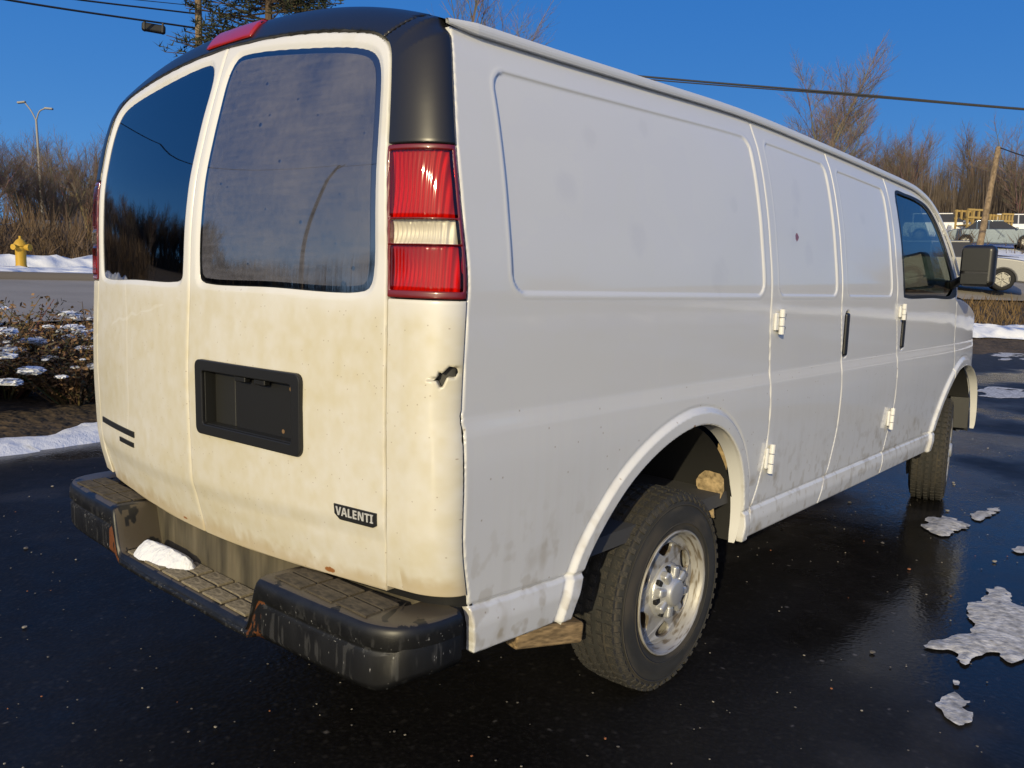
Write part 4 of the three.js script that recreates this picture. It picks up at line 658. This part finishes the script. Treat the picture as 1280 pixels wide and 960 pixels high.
{
  const protos = [[9, .95, 4, [.19, .145, .11], 3], [10, .85, 4, [.17, .128, .098], 4], [8, 1.0, 4, [.21, .16, .115], 3, 2], [9.5, .75, 4, [.16, .12, .095], 4]].map(a => bareTree(...a));
  // the wood: three uneven rows all round the far side of the road
  let k = 0;
  for (const [d0, d1, n] of [[46, 54, 44], [56, 66, 62], [68, 84, 84]]) for (let i = 0; i < n; i++) {
    const yaw = mix(-0.25, 1.85, (i + rr(.1, .9)) / n), d = rr(d0, d1), x = EYE.x + d * Math.cos(yaw), z = EYE.z - d * Math.sin(yaw), p = k++ % 4; if (yaw < .40 && d < 60) continue;
    treeThing('bare_tree', 'bare brown tree in the winter wood beyond the road', protos[p], x, z, land(x, z), rr(.60, .92) * (yaw < .5 ? .95 : .84), rnd() * 6.28, 'bare trees of the wood beyond the road');
  }
  // singled-out trees
  const big = bareTree(12, .9, 4, [.20, .155, .125], 7);
  const put = (px, depth, py, proto, hgt, label, turn) => { const p = at(px, 300, depth), y = land(p.x, p.z), top = at(px, py, depth).y; return treeThing('bare_tree', label, proto, p.x, p.z, y, (top - y) / hgt, turn); };
  const topOf = (pr) => { pr[1].computeBoundingBox(); return pr[1].boundingBox.max.y; };
  put(1012, 44, 40, big, topOf(big), 'tall bare tree spreading above the front half of the van roof', .6);
  put(600, 38, -50, bareTree(12, .8, 4, [.22, .18, .15], 3), 12, 'very tall bare tree whose top shows over the rear roof corner', 2.1);
  put(112, 50, 163, protos[0], topOf(protos[0]), 'bare tree with an open crown right of the street lamp', 1.0);
  put(1125, 60, 180, protos[2], topOf(protos[2]), 'bare tree rising over the windscreen end of the roof', 3.0);
  // pine behind the utility pole
  const tr = new Soup(), nd = new Soup(); const H = 17; tr.limb([0, -.3, 0], [0, H, 0], .26, .05, 8, [.13, .09, .06]);
  for (let i = 0; i < 300; i++) { const h = rr(4.5, H - .3), L = mix(4.1, 1.4, (h - 4.5) / (H - 4.5)) * rr(.7, 1.1), a = rnd() * 6.283, d = norm([Math.cos(a), rr(-.15, .25), Math.sin(a)]), o = [0, h, 0]; tr.limb(o, sub(o, d, L), .045, .012, 4, [.12, .085, .055]);
    for (let j = 0; j < 26; j++) { const q = sub(o, d, L * rr(.3, 1.02)), c = [q[0] + rr(-.22, .22), q[1] + rr(-.12, .22), q[2] + rr(-.22, .22)], g = rr(.6, 1.3), col = [.042 * g, .05 * g, .022 * g]; for (let m = 0; m < 4; m++) { const v = norm([rr(-1, 1), rr(-.4, 1), rr(-1, 1)]), w = norm([rr(-1, 1), rr(-1, 1), rr(-1, 1)]); nd.tri(sub(c, w, -.03), sub(c, w, .03), sub(c, v, rr(.18, .34)), col); } } }
  const pt = at(338, 300, 33), pine = thing('pine_tree', 'dark green pine behind the wooden utility pole', 'tree'); part('trunk', tr.geo(), M.bark, pine); part('crown', nd.geo(), M.bark, pine); pine.position.set(pt.x, land(pt.x, pt.z), pt.z); 
  // thicket at the foot of the wood
  const br = new Soup();
  for (let i = 0; i < 3400; i++) { const yaw = mix(-.2, 1.8, rnd()), e0 = Math.pow(rnd(), 1.3); let d = mix(yaw > 1 ? 25.5 : 34, 48, e0); const x = EYE.x + d * Math.cos(yaw), z = EYE.z - d * Math.sin(yaw); const e = edgeDist(x, z); if (e < 20 || (yaw < .45 && d < 44)) continue; const y = land(x, z), h = rr(.9, 2.3) * (yaw < .5 ? .7 : 1.0), g = rr(.6, 1.3), col = rnd() > .35 ? [.125 * g, .085 * g, .055 * g] : [.15 * g, .095 * g, .045 * g];
    for (let j = 0; j < 13; j++) { const b = [x + rr(-.5, .5), y - .1, z + rr(-.5, .5)], t = [b[0] + rr(-.7, .7), y + h * rr(.5, 1.05), b[2] + rr(-.7, .7)], m = [mix(b[0], t[0], .5) + rr(-.15, .15), mix(b[1], t[1], .55), mix(b[2], t[2], .5) + rr(-.15, .15)], w = rr(.012, .03), s = [rr(-1, 1), 0, rr(-1, 1)]; br.tri(sub(b, s, -w), sub(b, s, w), m, col); br.tri(sub(m, s, -w), sub(m, s, w), t, col); const q = sub(m, norm([rr(-1, 1), rr(.2, 1), rr(-1, 1)]), rr(.3, .8)); br.tri(sub(m, s, -w * .7), sub(m, s, w * .7), q, col); } }
  for (let i = 0; i < 3200; i++) { const yaw = mix(-.25, .75, rnd()), d = rr(60, 88), x = EYE.x + d * Math.cos(yaw), z = EYE.z - d * Math.sin(yaw), y = land(x, z), h = rr(2.5, 6.8), g = rr(.6, 1.3), col = [.135 * g, .104 * g, .078 * g]; for (let j = 0; j < 12; j++) { const b = [x + rr(-.8, .8), y - .1, z + rr(-.8, .8)], t = [b[0] + rr(-.5, .5), y + h * rr(.5, 1.05), b[2] + rr(-.5, .5)], w = rr(.02, .05), s = [rr(-1, 1), 0, rr(-1, 1)]; br.tri(sub(b, s, -w), sub(b, s, w), t, col); } }
  single('thicket', br.geo(), M.bark, 'tangled brown thicket at the foot of the wood', null, null, 'stuff');
  // dry grass on the right-hand verge
  const gr = new Soup();
  for (let i = 0; i < 15000; i++) { const x = rr(13, 31), z = rr(-9, 7), e = edgeDist(x, z); if (e < 2.2 || e > 5.9) continue; const y = land(x, z), g = rr(.6, 1.4), h = rr(.12, .42), a = rnd() * 6.28, w = .018; gr.tri([x - w * Math.cos(a), y - .03, z - w * Math.sin(a)], [x + w * Math.cos(a), y - .03, z + w * Math.sin(a)], [x + rr(-.2, .2), y + h, z + rr(-.2, .2)], [.17 * g, .11 * g, .048 * g]); }
  single('dry_grass', gr.geo(), M.bark, 'tawny dead grass on the verge ahead of the van', null, null, 'stuff');
  // hedge of low brown shrubs with snow caught in them
  const makeShrub = () => {
    const st = new Soup(), lf = new Soup(), sn = new Soup();
    for (let i = 0; i < 120; i++) { const a = rnd() * 6.283, t = rr(.15, 1.0), d = norm([Math.cos(a) * t, 1, Math.sin(a) * t]), L = rr(.5, 1.0), o = [Math.cos(a) * .15 * rnd(), -.05, Math.sin(a) * .15 * rnd()], m = sub(o, d, L * .6), col = [.10, .065, .035].map(v => v * rr(.6, 1.5)); st.limb(o, m, .009, .006, 3, col); const e = sub(m, norm([d[0] + rr(-.5, .5), d[1] * .7, d[2] + rr(-.5, .5)]), L * .45); st.limb(m, e, .006, .003, 3, col);
      for (let j = 0; j < 46; j++) { const q0 = rnd() > .35 ? sub(m, norm([e[0] - m[0], e[1] - m[1], e[2] - m[2]]), L * .45 * rr(0, 1.05)) : sub(o, d, L * .6 * rr(.35, 1)), q = [q0[0] + rr(-.07, .07), q0[1] + rr(-.06, .06), q0[2] + rr(-.07, .07)], g = rr(.5, 1.5), col2 = rnd() > .45 ? [.20 * g, .118 * g, .055 * g] : rnd() > .4 ? [.09 * g, .078 * g, .04 * g] : [.145 * g, .08 * g, .046 * g], v = norm([rr(-1, 1), rr(-.6, 1), rr(-1, 1)]), w = norm([rr(-1, 1), rr(-1, 1), rr(-1, 1)]), l = rr(.03, .06), tip = sub(q, v, l), mid = sub(q, v, l * .5); lf.tri(q, sub(mid, w, .014), tip, col2); lf.tri(q, tip, sub(mid, w, -.014), col2); } }
    for (let i = 0; i < 30; i++) { const a = rnd() * 6.283, r = rr(.1, .8), c = [Math.cos(a) * r, rr(.55, .9) - .32 * r, Math.sin(a) * r], s = rr(.02, .085); for (let j = 0; j < 26; j++) { const v = () => { const q = norm([rr(-1, 1), rr(-.6, 1), rr(-1, 1)]); return [c[0] + q[0] * s * 1.3, c[1] + q[1] * s * .5, c[2] + q[2] * s * 1.3]; }; sn.tri(v(), v(), v(), [.8, .82, .86]); } }
    return [st.geo(), lf.geo(), sn.geo()];
  };
  const sp = [makeShrub(), makeShrub(), makeShrub()]; let q = 0;
  for (const [s, e] of [[-4.6, 1.6], [-3.3, 1.8], [-2.2, 1.5], [-1.3, 2.1], [-.7, 1.4], [.1, 1.9], [.55, 1.35], [1.3, 1.55], [1.5, 2.3], [2.4, 1.6], [3.4, 1.9], [4.7, 1.6], [6.1, 1.8], [7.6, 1.6]]) {
    const i = EDGE.findIndex(p => p[0] > s), a = EDGE[i - 1], b = EDGE[i], z = mix(a[1], b[1], (s - a[0]) / (b[0] - a[0])) - e + .22, t = thing('shrub', 'low brown leafed shrub with snow caught in its twigs', 'shrub', 'hedge of low shrubs at the lot edge'), pr = sp[q++ % 3];
    part('stem', pr[0], M.bark, t); part('foliage', pr[1], M.bark, t); part('snow_cap', pr[2], M.bark, t).userData.kind = 'stuff'; t.position.set(s, land(s, z), z); t.rotation.y = rnd() * 6.28; const sc = rr(1.0, 1.2); t.scale.set(sc, sc * rr(.74, .86), sc);
  }
}
// ------------------------------------------------------------------ street furniture
{
  const p = onLand(27, 341), hy = thing('fire_hydrant', 'yellow fire hydrant standing in roadside snow', 'fire hydrant'), Y = mat(0.55, 0.33, 0.025, 0.5);
  const L = (pts) => new THREE.LatheGeometry(pts.map(q => new THREE.Vector2(q[0], q[1])), 24);
  part('barrel', L([[.0, 0], [.17, 0], [.17, .04], [.125, .05], [.115, .10], [.115, .44], [.15, .46], [.15, .50], [.12, .52], [.12, .56]]), Y, hy); part('bonnet', L([[.15, .52], [.155, .55], [.13, .60], [.09, .66], [.04, .70], [.03, .70], [.03, .76], [0, .765]]), Y, hy);
  for (const [a, r] of [[0, .07], [Math.PI, .07], [-Math.PI / 2, .085]]) part('nozzle', new THREE.CylinderGeometry(r * .8, r * .8, .12, 14).rotateZ(Math.PI / 2).translate(.16, .50, 0).rotateY(a), Y, hy), part('nozzle_cap', new THREE.CylinderGeometry(r, r, .05, 8).rotateZ(Math.PI / 2).translate(.22, .50, 0).rotateY(a), Y, hy);
  hy.position.copy(p); hy.position.y = land(p.x, p.z) + .10; hy.rotation.y = .6; hy.scale.setScalar(1.08);
  // twin-arm street lamp among the trees
  const lm = thing('street_lamp', 'tall grey twin arm street lamp in front of the wood', 'street lamp'), G = mat(0.34, 0.33, 0.31, 0.6), b = at(56, 300, 50), t = at(47, 152, 50), y0 = land(b.x, b.z), H = t.y - y0;
  part('pole', bar([0, 0, 0], [0, H, 0], .12, .06, 10), G, lm);
  for (const sd of [1, -1]) { const arm = part('arm', tube([[0, H - .1, 0], [sd * .25, H + .45, 0], [sd * .62, H + .62 + (sd < 0 ? .35 : 0), 0]], .04, 16, 6), G, lm); part('lamp_head', rbox(.5, .12, .2, .05).rotateZ(sd * -.1).translate(sd * .80, H + .60 + (sd < 0 ? .36 : 0), 0), G, lm); }
  lm.position.set(b.x, y0, b.z); lm.rotation.y = -Math.atan2(RT.z, RT.x); lm.rotation.z = .03;
  // utility poles
  const W = mat(1, 1, 1, 0.95, { map: texColor(64, 256, (u, v) => { const c = fbm(u * 12, v * 60, 4, 501); return [.30 * c + .10, .22 * c + .07, .14 * c + .04]; }) });
  const pole = (name, label, base, top, r, arms, turn) => {
    const g = thing(name, label, 'utility pole'); g.position.copy(base); const d = top.clone().sub(base);
    part('pole', bar([0, -.3, 0], [d.x, d.y, d.z], r, r * .72, 12), W, g); const dir = [Math.cos(turn), 0, -Math.sin(turn)];
    for (const [f, w] of arms) { const c = [d.x * f, d.y * f, d.z * f]; part('crossarm', new THREE.BoxGeometry(w, .12, .10).rotateY(turn).translate(c[0] + .14 * dir[2], c[1], c[2] - .14 * dir[0]), W, g); for (const s of [-.45, -.2, .2, .45]) part('insulator', new THREE.CylinderGeometry(.035, .05, .14, 8).translate(c[0] + .14 * dir[2] + s * w * dir[0], c[1] + .13, c[2] - .14 * dir[0] + s * w * dir[2]), mat(.2, .19, .18, .4), g); }
    return g;
  };
  const pb = at(253, 300, 32); pb.y = land(pb.x, pb.z); const ptop = pb.clone(); ptop.y += 11.6; const along = Math.atan2(.46, .89);
  pole('utility_pole', 'wooden utility pole rising beside the dark pine', pb, ptop, .16, [[.97, 2.2]], 1.0);
  const lb = at(1221, 322, 37), lt = at(1248, 184, 37); lb.y = land(lb.x, lb.z); pole('utility_pole', 'pale leaning utility pole beside the parked cars', lb, lt, .155, [], 0);
  const rb = new THREE.Vector3(-20.5, 0, -17.5); rb.y = land(rb.x, rb.z); pole('utility_pole', 'wooden utility pole reflected in the rear window glass', rb, rb.clone().add(new THREE.Vector3(.4, 8.6, 0)), .17, [[.95, 2.2]], 2.2);
  // cables
  const cable = (a, b, r, sag, label) => { const m = a.clone().add(b).multiplyScalar(.5); m.y -= sag; single('overhead_cable', tube([a.toArray(), m.toArray(), b.toArray()], r, 60, 6), mat(.02, .02, .022, .7), label, 'cable'); };
  const ext = (p, q, k) => p.clone().add(q.clone().sub(p).multiplyScalar(k));
  const a1 = at(0, -12, 26), b1 = at(251, 36, 32); cable(ext(b1, a1, 2.2), b1, .035, .25, 'thick cable carrying the black splice case to the utility pole');
  const a2 = at(95, -6, 28), b2 = at(252, 18, 32); cable(ext(b2, a2, 2.6), b2, .03, .15, 'higher thick cable above the splice case'); 
  const a3 = at(0, -22, 26), b3 = at(252, 8, 32); cable(ext(b3, a3, 2.2), b3, .014, .1, 'thin wire above the thick cables');
  const c0 = at(252, 30, 32), c1 = at(1290, 137, 27), c2 = at(830, 98, 29);
  single('overhead_cable', tube([c0.toArray(), at(560, 72, 30.5).toArray(), c2.toArray(), at(1060, 117, 28).toArray(), c1.toArray(), at(1700, 165, 26).toArray()], .035, 90, 6), mat(.03, .03, .033, .7), 'cable pair crossing the sky above the van roof', 'cable');
  single('overhead_cable', tube([at(252, 34, 32).toArray(), at(560, 76, 30.5).toArray(), at(830, 101, 29).toArray(), at(1060, 119, 28).toArray(), at(1290, 138, 27).toArray(), at(1700, 168, 26).toArray()], .022, 90, 6), mat(.03, .03, .033, .7), 'lower strand just beneath the cable over the roof', 'cable');
  cable(lt.clone(), at(1330, 205, 34), .025, .1, 'slack wire hanging from the leaning pole top');
  cable(rb.clone().add(new THREE.Vector3(.4, 8.4, 0)), new THREE.Vector3(-45, 9.5, -6), .03, .6, 'wire from the reflected pole towards the sun'); cable(rb.clone().add(new THREE.Vector3(.4, 8.6, 0)), new THREE.Vector3(8, 11, -34), .03, .6, 'wire from the reflected pole along the road');
  // splice case
  const s0 = at(177, 32, 30.4), s1 = at(207, 38, 30.7), sc = thing('splice_case', 'black splice case hanging under the thick cable', 'splice case'); s0.y -= .02; sc.position.copy(s0);
  const d = s1.clone().sub(s0), L2 = d.length(), q = new THREE.Quaternion().setFromUnitVectors(new THREE.Vector3(1, 0, 0), d.clone().normalize());
  part('casing', rbox(L2, .30, .26, .08, 3).translate(L2 / 2, 0, 0).applyQuaternion(q), mat(.015, .015, .015, .6), sc); for (const f of [.12, .88]) part('clamp', rbox(.07, .36, .30, .02).translate(L2 * f, .04, 0).applyQuaternion(q), mat(.03, .03, .03, .5), sc);
  // timber frames on the slope
  const wood = mat(.42, .29, .10, .85), frame = (px, py, depth, w, h, label, brace) => {
    const b = at(px, py, depth); b.y = land(b.x, b.z); const g = thing('timber_frame', label, 'timber frame'); g.position.copy(b); g.rotation.y = -Math.atan2(RT.z, RT.x) + .2;
    for (const x of [-.5, -.17, .17, .5]) for (const z of [0, .9]) part('post', new THREE.BoxGeometry(.09, h, .09).translate(x * w, h / 2, z), wood, g);
    for (const y of [.25, .5, .75, .97]) for (const z of [-.06, .96]) part('rail', new THREE.BoxGeometry(w + .1, .10, .04).translate(0, y * h, z), wood, g);
    for (let i = 0; i < 5; i++) part('plank', new THREE.BoxGeometry(w, .04, .15).translate(0, h * .5 + .08, .1 + i * .17), wood, g);
    if (brace) part('brace', bar([w * .5, h * .7, -.05], [w * .5 + 1.3, 0, -.05], .06, .06, 6), wood, g);
  };
  frame(1203, 290, 46, 1.0, 1.9, 'yellow timber frame tower left of the leaning pole', false); frame(1241, 296, 46, .6, 1.7, 'yellow timber frame with a diagonal brace right of the leaning pole', true);
}
// ------------------------------------------------------------------ parked cars
{
  const dark = mat(.012, .014, .016, .08, { ior: 1.7 }), tyre = mat(.02, .02, .02, .9), alloy = mat(.24, .235, .22, .4, { metalness: .4 });
  const car = (label, col, suvish, L, Hh, pos, turn) => {
    const g = thing('parked_car', label, 'car', null), pm = mat(...col, .35, { clearcoat: 1, clearcoatRoughness: .06, metalness: .25 }), W = 1.8, h = L / 2, wr = suvish ? .36 : .32, wx = L * .30, bl = suvish ? 1.02 : .90;
    const s = new THREE.Shape(), a = .24; s.moveTo(-h + .05, a + .1); s.lineTo(-wx - wr - .08, a); for (let i = 0; i <= 12; i++) { const t = Math.PI - i / 12 * Math.PI; s.lineTo(-wx + (wr + .07) * Math.cos(t), wr - .02 + (wr + .07) * Math.sin(t)); } s.lineTo(wx - wr - .08, a); for (let i = 0; i <= 12; i++) { const t = Math.PI - i / 12 * Math.PI; s.lineTo(wx + (wr + .07) * Math.cos(t), wr - .02 + (wr + .07) * Math.sin(t)); } s.lineTo(h - .08, a + .05); s.quadraticCurveTo(h + .02, .5, h - .05, bl - .22); s.quadraticCurveTo(h - .25, bl - .06, h - 1.15, bl); s.lineTo(-h + (suvish ? .1 : .5), bl); s.quadraticCurveTo(-h, bl - .06, -h, bl - .3); s.closePath();
    part('body', new THREE.ExtrudeGeometry(s, { depth: W - .14, bevelEnabled: true, bevelSize: .06, bevelThickness: .07, bevelSegments: 4, curveSegments: 10 }).translate(0, 0, -W / 2 + .07), pm, g);
    const gh = (x0, x1, x2, x3, y0, y1, w0, w1) => { const P = []; for (const z of [-1, 1]) P.push([x0, y0, z * w0], [x3, y0, z * w0], [x2, y1, z * w1], [x1, y1, z * w1]); const q = [[0, 1, 2, 3], [5, 4, 7, 6], [1, 5, 6, 2], [4, 0, 3, 7], [3, 2, 6, 7], [4, 5, 1, 0]], v = []; for (const f of q) { for (const i of [0, 1, 2, 0, 2, 3]) v.push(...P[f[i]]); } const b = new THREE.BufferGeometry(); b.setAttribute('position', new THREE.Float32BufferAttribute(v, 3)); b.computeVertexNormals(); return b; };
    const r0 = -h + (suvish ? .12 : .75), r1 = -h + (suvish ? .45 : 1.35), r2 = h - 1.95, r3 = h - 1.15;
    part('windows', gh(r0, r1, r2, r3, bl - .02, Hh - .07, W / 2 - .04, W / 2 - .20), dark, g); part('roof', rbox(r2 - r1 + .06, .08, W - .38, .035, 3).translate((r1 + r2) / 2, Hh - .05, 0), pm, g);
    for (const x of [(r1 + r2) / 2 - .05, r1 + .02]) for (const z of [-1, 1]) part('pillar', bar([x, bl - .02, z * (W / 2 - .035)], [x, Hh - .06, z * (W / 2 - .19)], .045, .04, 6), pm, g);
    for (const x of [-wx, wx]) for (const z of [-1, 1]) { const w = part('wheel', new THREE.TorusGeometry(wr - .085, .088, 10, 28).translate(x, wr, z * (W / 2 - .10)), tyre, g); const sp = [new THREE.CylinderGeometry(wr - .14, wr - .14, .04, 20).rotateX(Math.PI / 2).translate(0, 0, -z * .05)]; for (let i = 0; i < 6; i++) sp.push(new THREE.BoxGeometry(.055, wr - .12, .05).translate(0, (wr - .12) / 2, 0).rotateZ(i * Math.PI / 3)); sp.push(new THREE.TorusGeometry(wr - .145, .022, 6, 24)); part('rim', merge(sp).translate(x, wr, z * (W / 2 - .05)), alloy, w); }
    for (const z of [-1, 1]) { part('headlight', rbox(.16, .14, .36, .05, 3).translate(h - .10, bl - .26, z * .66), M.clear, g); part('tail_lamp', rbox(.10, .22, .22, .04, 3).translate(-h + .04, bl - .22, z * .76), M.red, g); part('mirror', rbox(.12, .12, .18, .04, 3).translate(r3 - .2, bl + .07, z * (W / 2 + .08)), pm, g); }
    part('bumper', rbox(.18, .20, W - .16, .06, 3).translate(h - .05, .40, 0), tyre, g);
    g.position.set(pos.x, land(pos.x, pos.z) + .05, pos.z); g.rotation.y = turn; return g;
  };
  car('silver sport utility car half hidden behind the van mirror', [.20, .20, .198], true, 4.5, 1.62, new THREE.Vector3(28.75, 0, -5.15), -1.30);
  const c2 = at(1240, 312, 43); car('blue grey sedan parked on the snowy slope', [.10, .135, .17], false, 4.5, 1.42, c2, -1.25);
  const c3 = at(1286, 306, 47); car('dark car with a snow white roof behind the blue grey sedan', [.62, .62, .62], true, 4.6, 1.65, c3, -1.2);
  const c4 = at(1180, 312, 47); car('white car showing its roof behind the van windscreen', [.6, .6, .6], true, 4.4, 1.6, c4, -1.3);
  const c5 = at(66, 262, 56); car('pale blue car parked below the twin arm lamp', [.22, .26, .30], true, 4.4, 1.6, c5, 1.0);
}
// ------------------------------------------------------------------ behind the camera, seen only as reflections in paint and glass
{
  const pr = [bareTree(8, .8, 4, [.10, .075, .055], 4), bareTree(9, .7, 4, [.09, .07, .05], 4)];
  for (let i = 0; i < 62; i++) { const t = i < 42 ? i / 84 : 0, x = i < 42 ? mix(-34, -13, t * 2) : rr(-10, 45), z = i < 42 ? mix(-52, -64, t * 2) + rr(-6, 6) : rr(28, 36); treeThing('bare_tree', 'bare tree behind the viewer that the van mirrors', pr[i % 2], x, z, Math.max(0, land(x, z)) - (i < 42 ? .8 : 0), i < 42 ? rr(.7, 1.0) : rr(.7, 1.0), rnd() * 6.28, 'bare trees behind the viewer'); }
  const br = new Soup(); for (let i = 0; i < 900; i++) { const t = rnd(), x = mix(-80, -10, t), z = mix(-34, -62, t) + rr(-3, 3), y = land(x, z), h = rr(1.2, 2.6), g = rr(.6, 1.2), col = [.10 * g, .075 * g, .055 * g]; for (let j = 0; j < 12; j++) { const b = [x + rr(-1, 1), y - .1, z + rr(-1, 1)], q = [b[0] + rr(-.7, .7), y + h * rr(.5, 1), b[2] + rr(-.7, .7)], s = [rr(-1, 1), 0, rr(-1, 1)]; br.tri(sub(b, s, -.06), sub(b, s, .06), q, col); } }
  single('thicket', br.geo(), M.bark, 'dark thicket behind the viewer, mirrored low in the rear glass', null, null, 'stuff');
  const D = (x, z) => Math.min(0.9 + .7 * (fbm(x * .5, z * .5, 3, 601) - .5) - Math.abs(z - 15 - .4 * Math.sin(x * .4)), 22 - Math.abs(x - 8));
  single('snow_bank', snowSheet(-15, 31, 12.5, 17.5, .22, D, .45, .3, 31, () => 0), M.snow, 'long ploughed snow bank on the open side of the lot, opposite the van', 'snow bank');
}
scene.traverse(o => { if (o.isMesh) { o.castShadow = true; o.receiveShadow = true; } });
renderer.render(scene, camera);
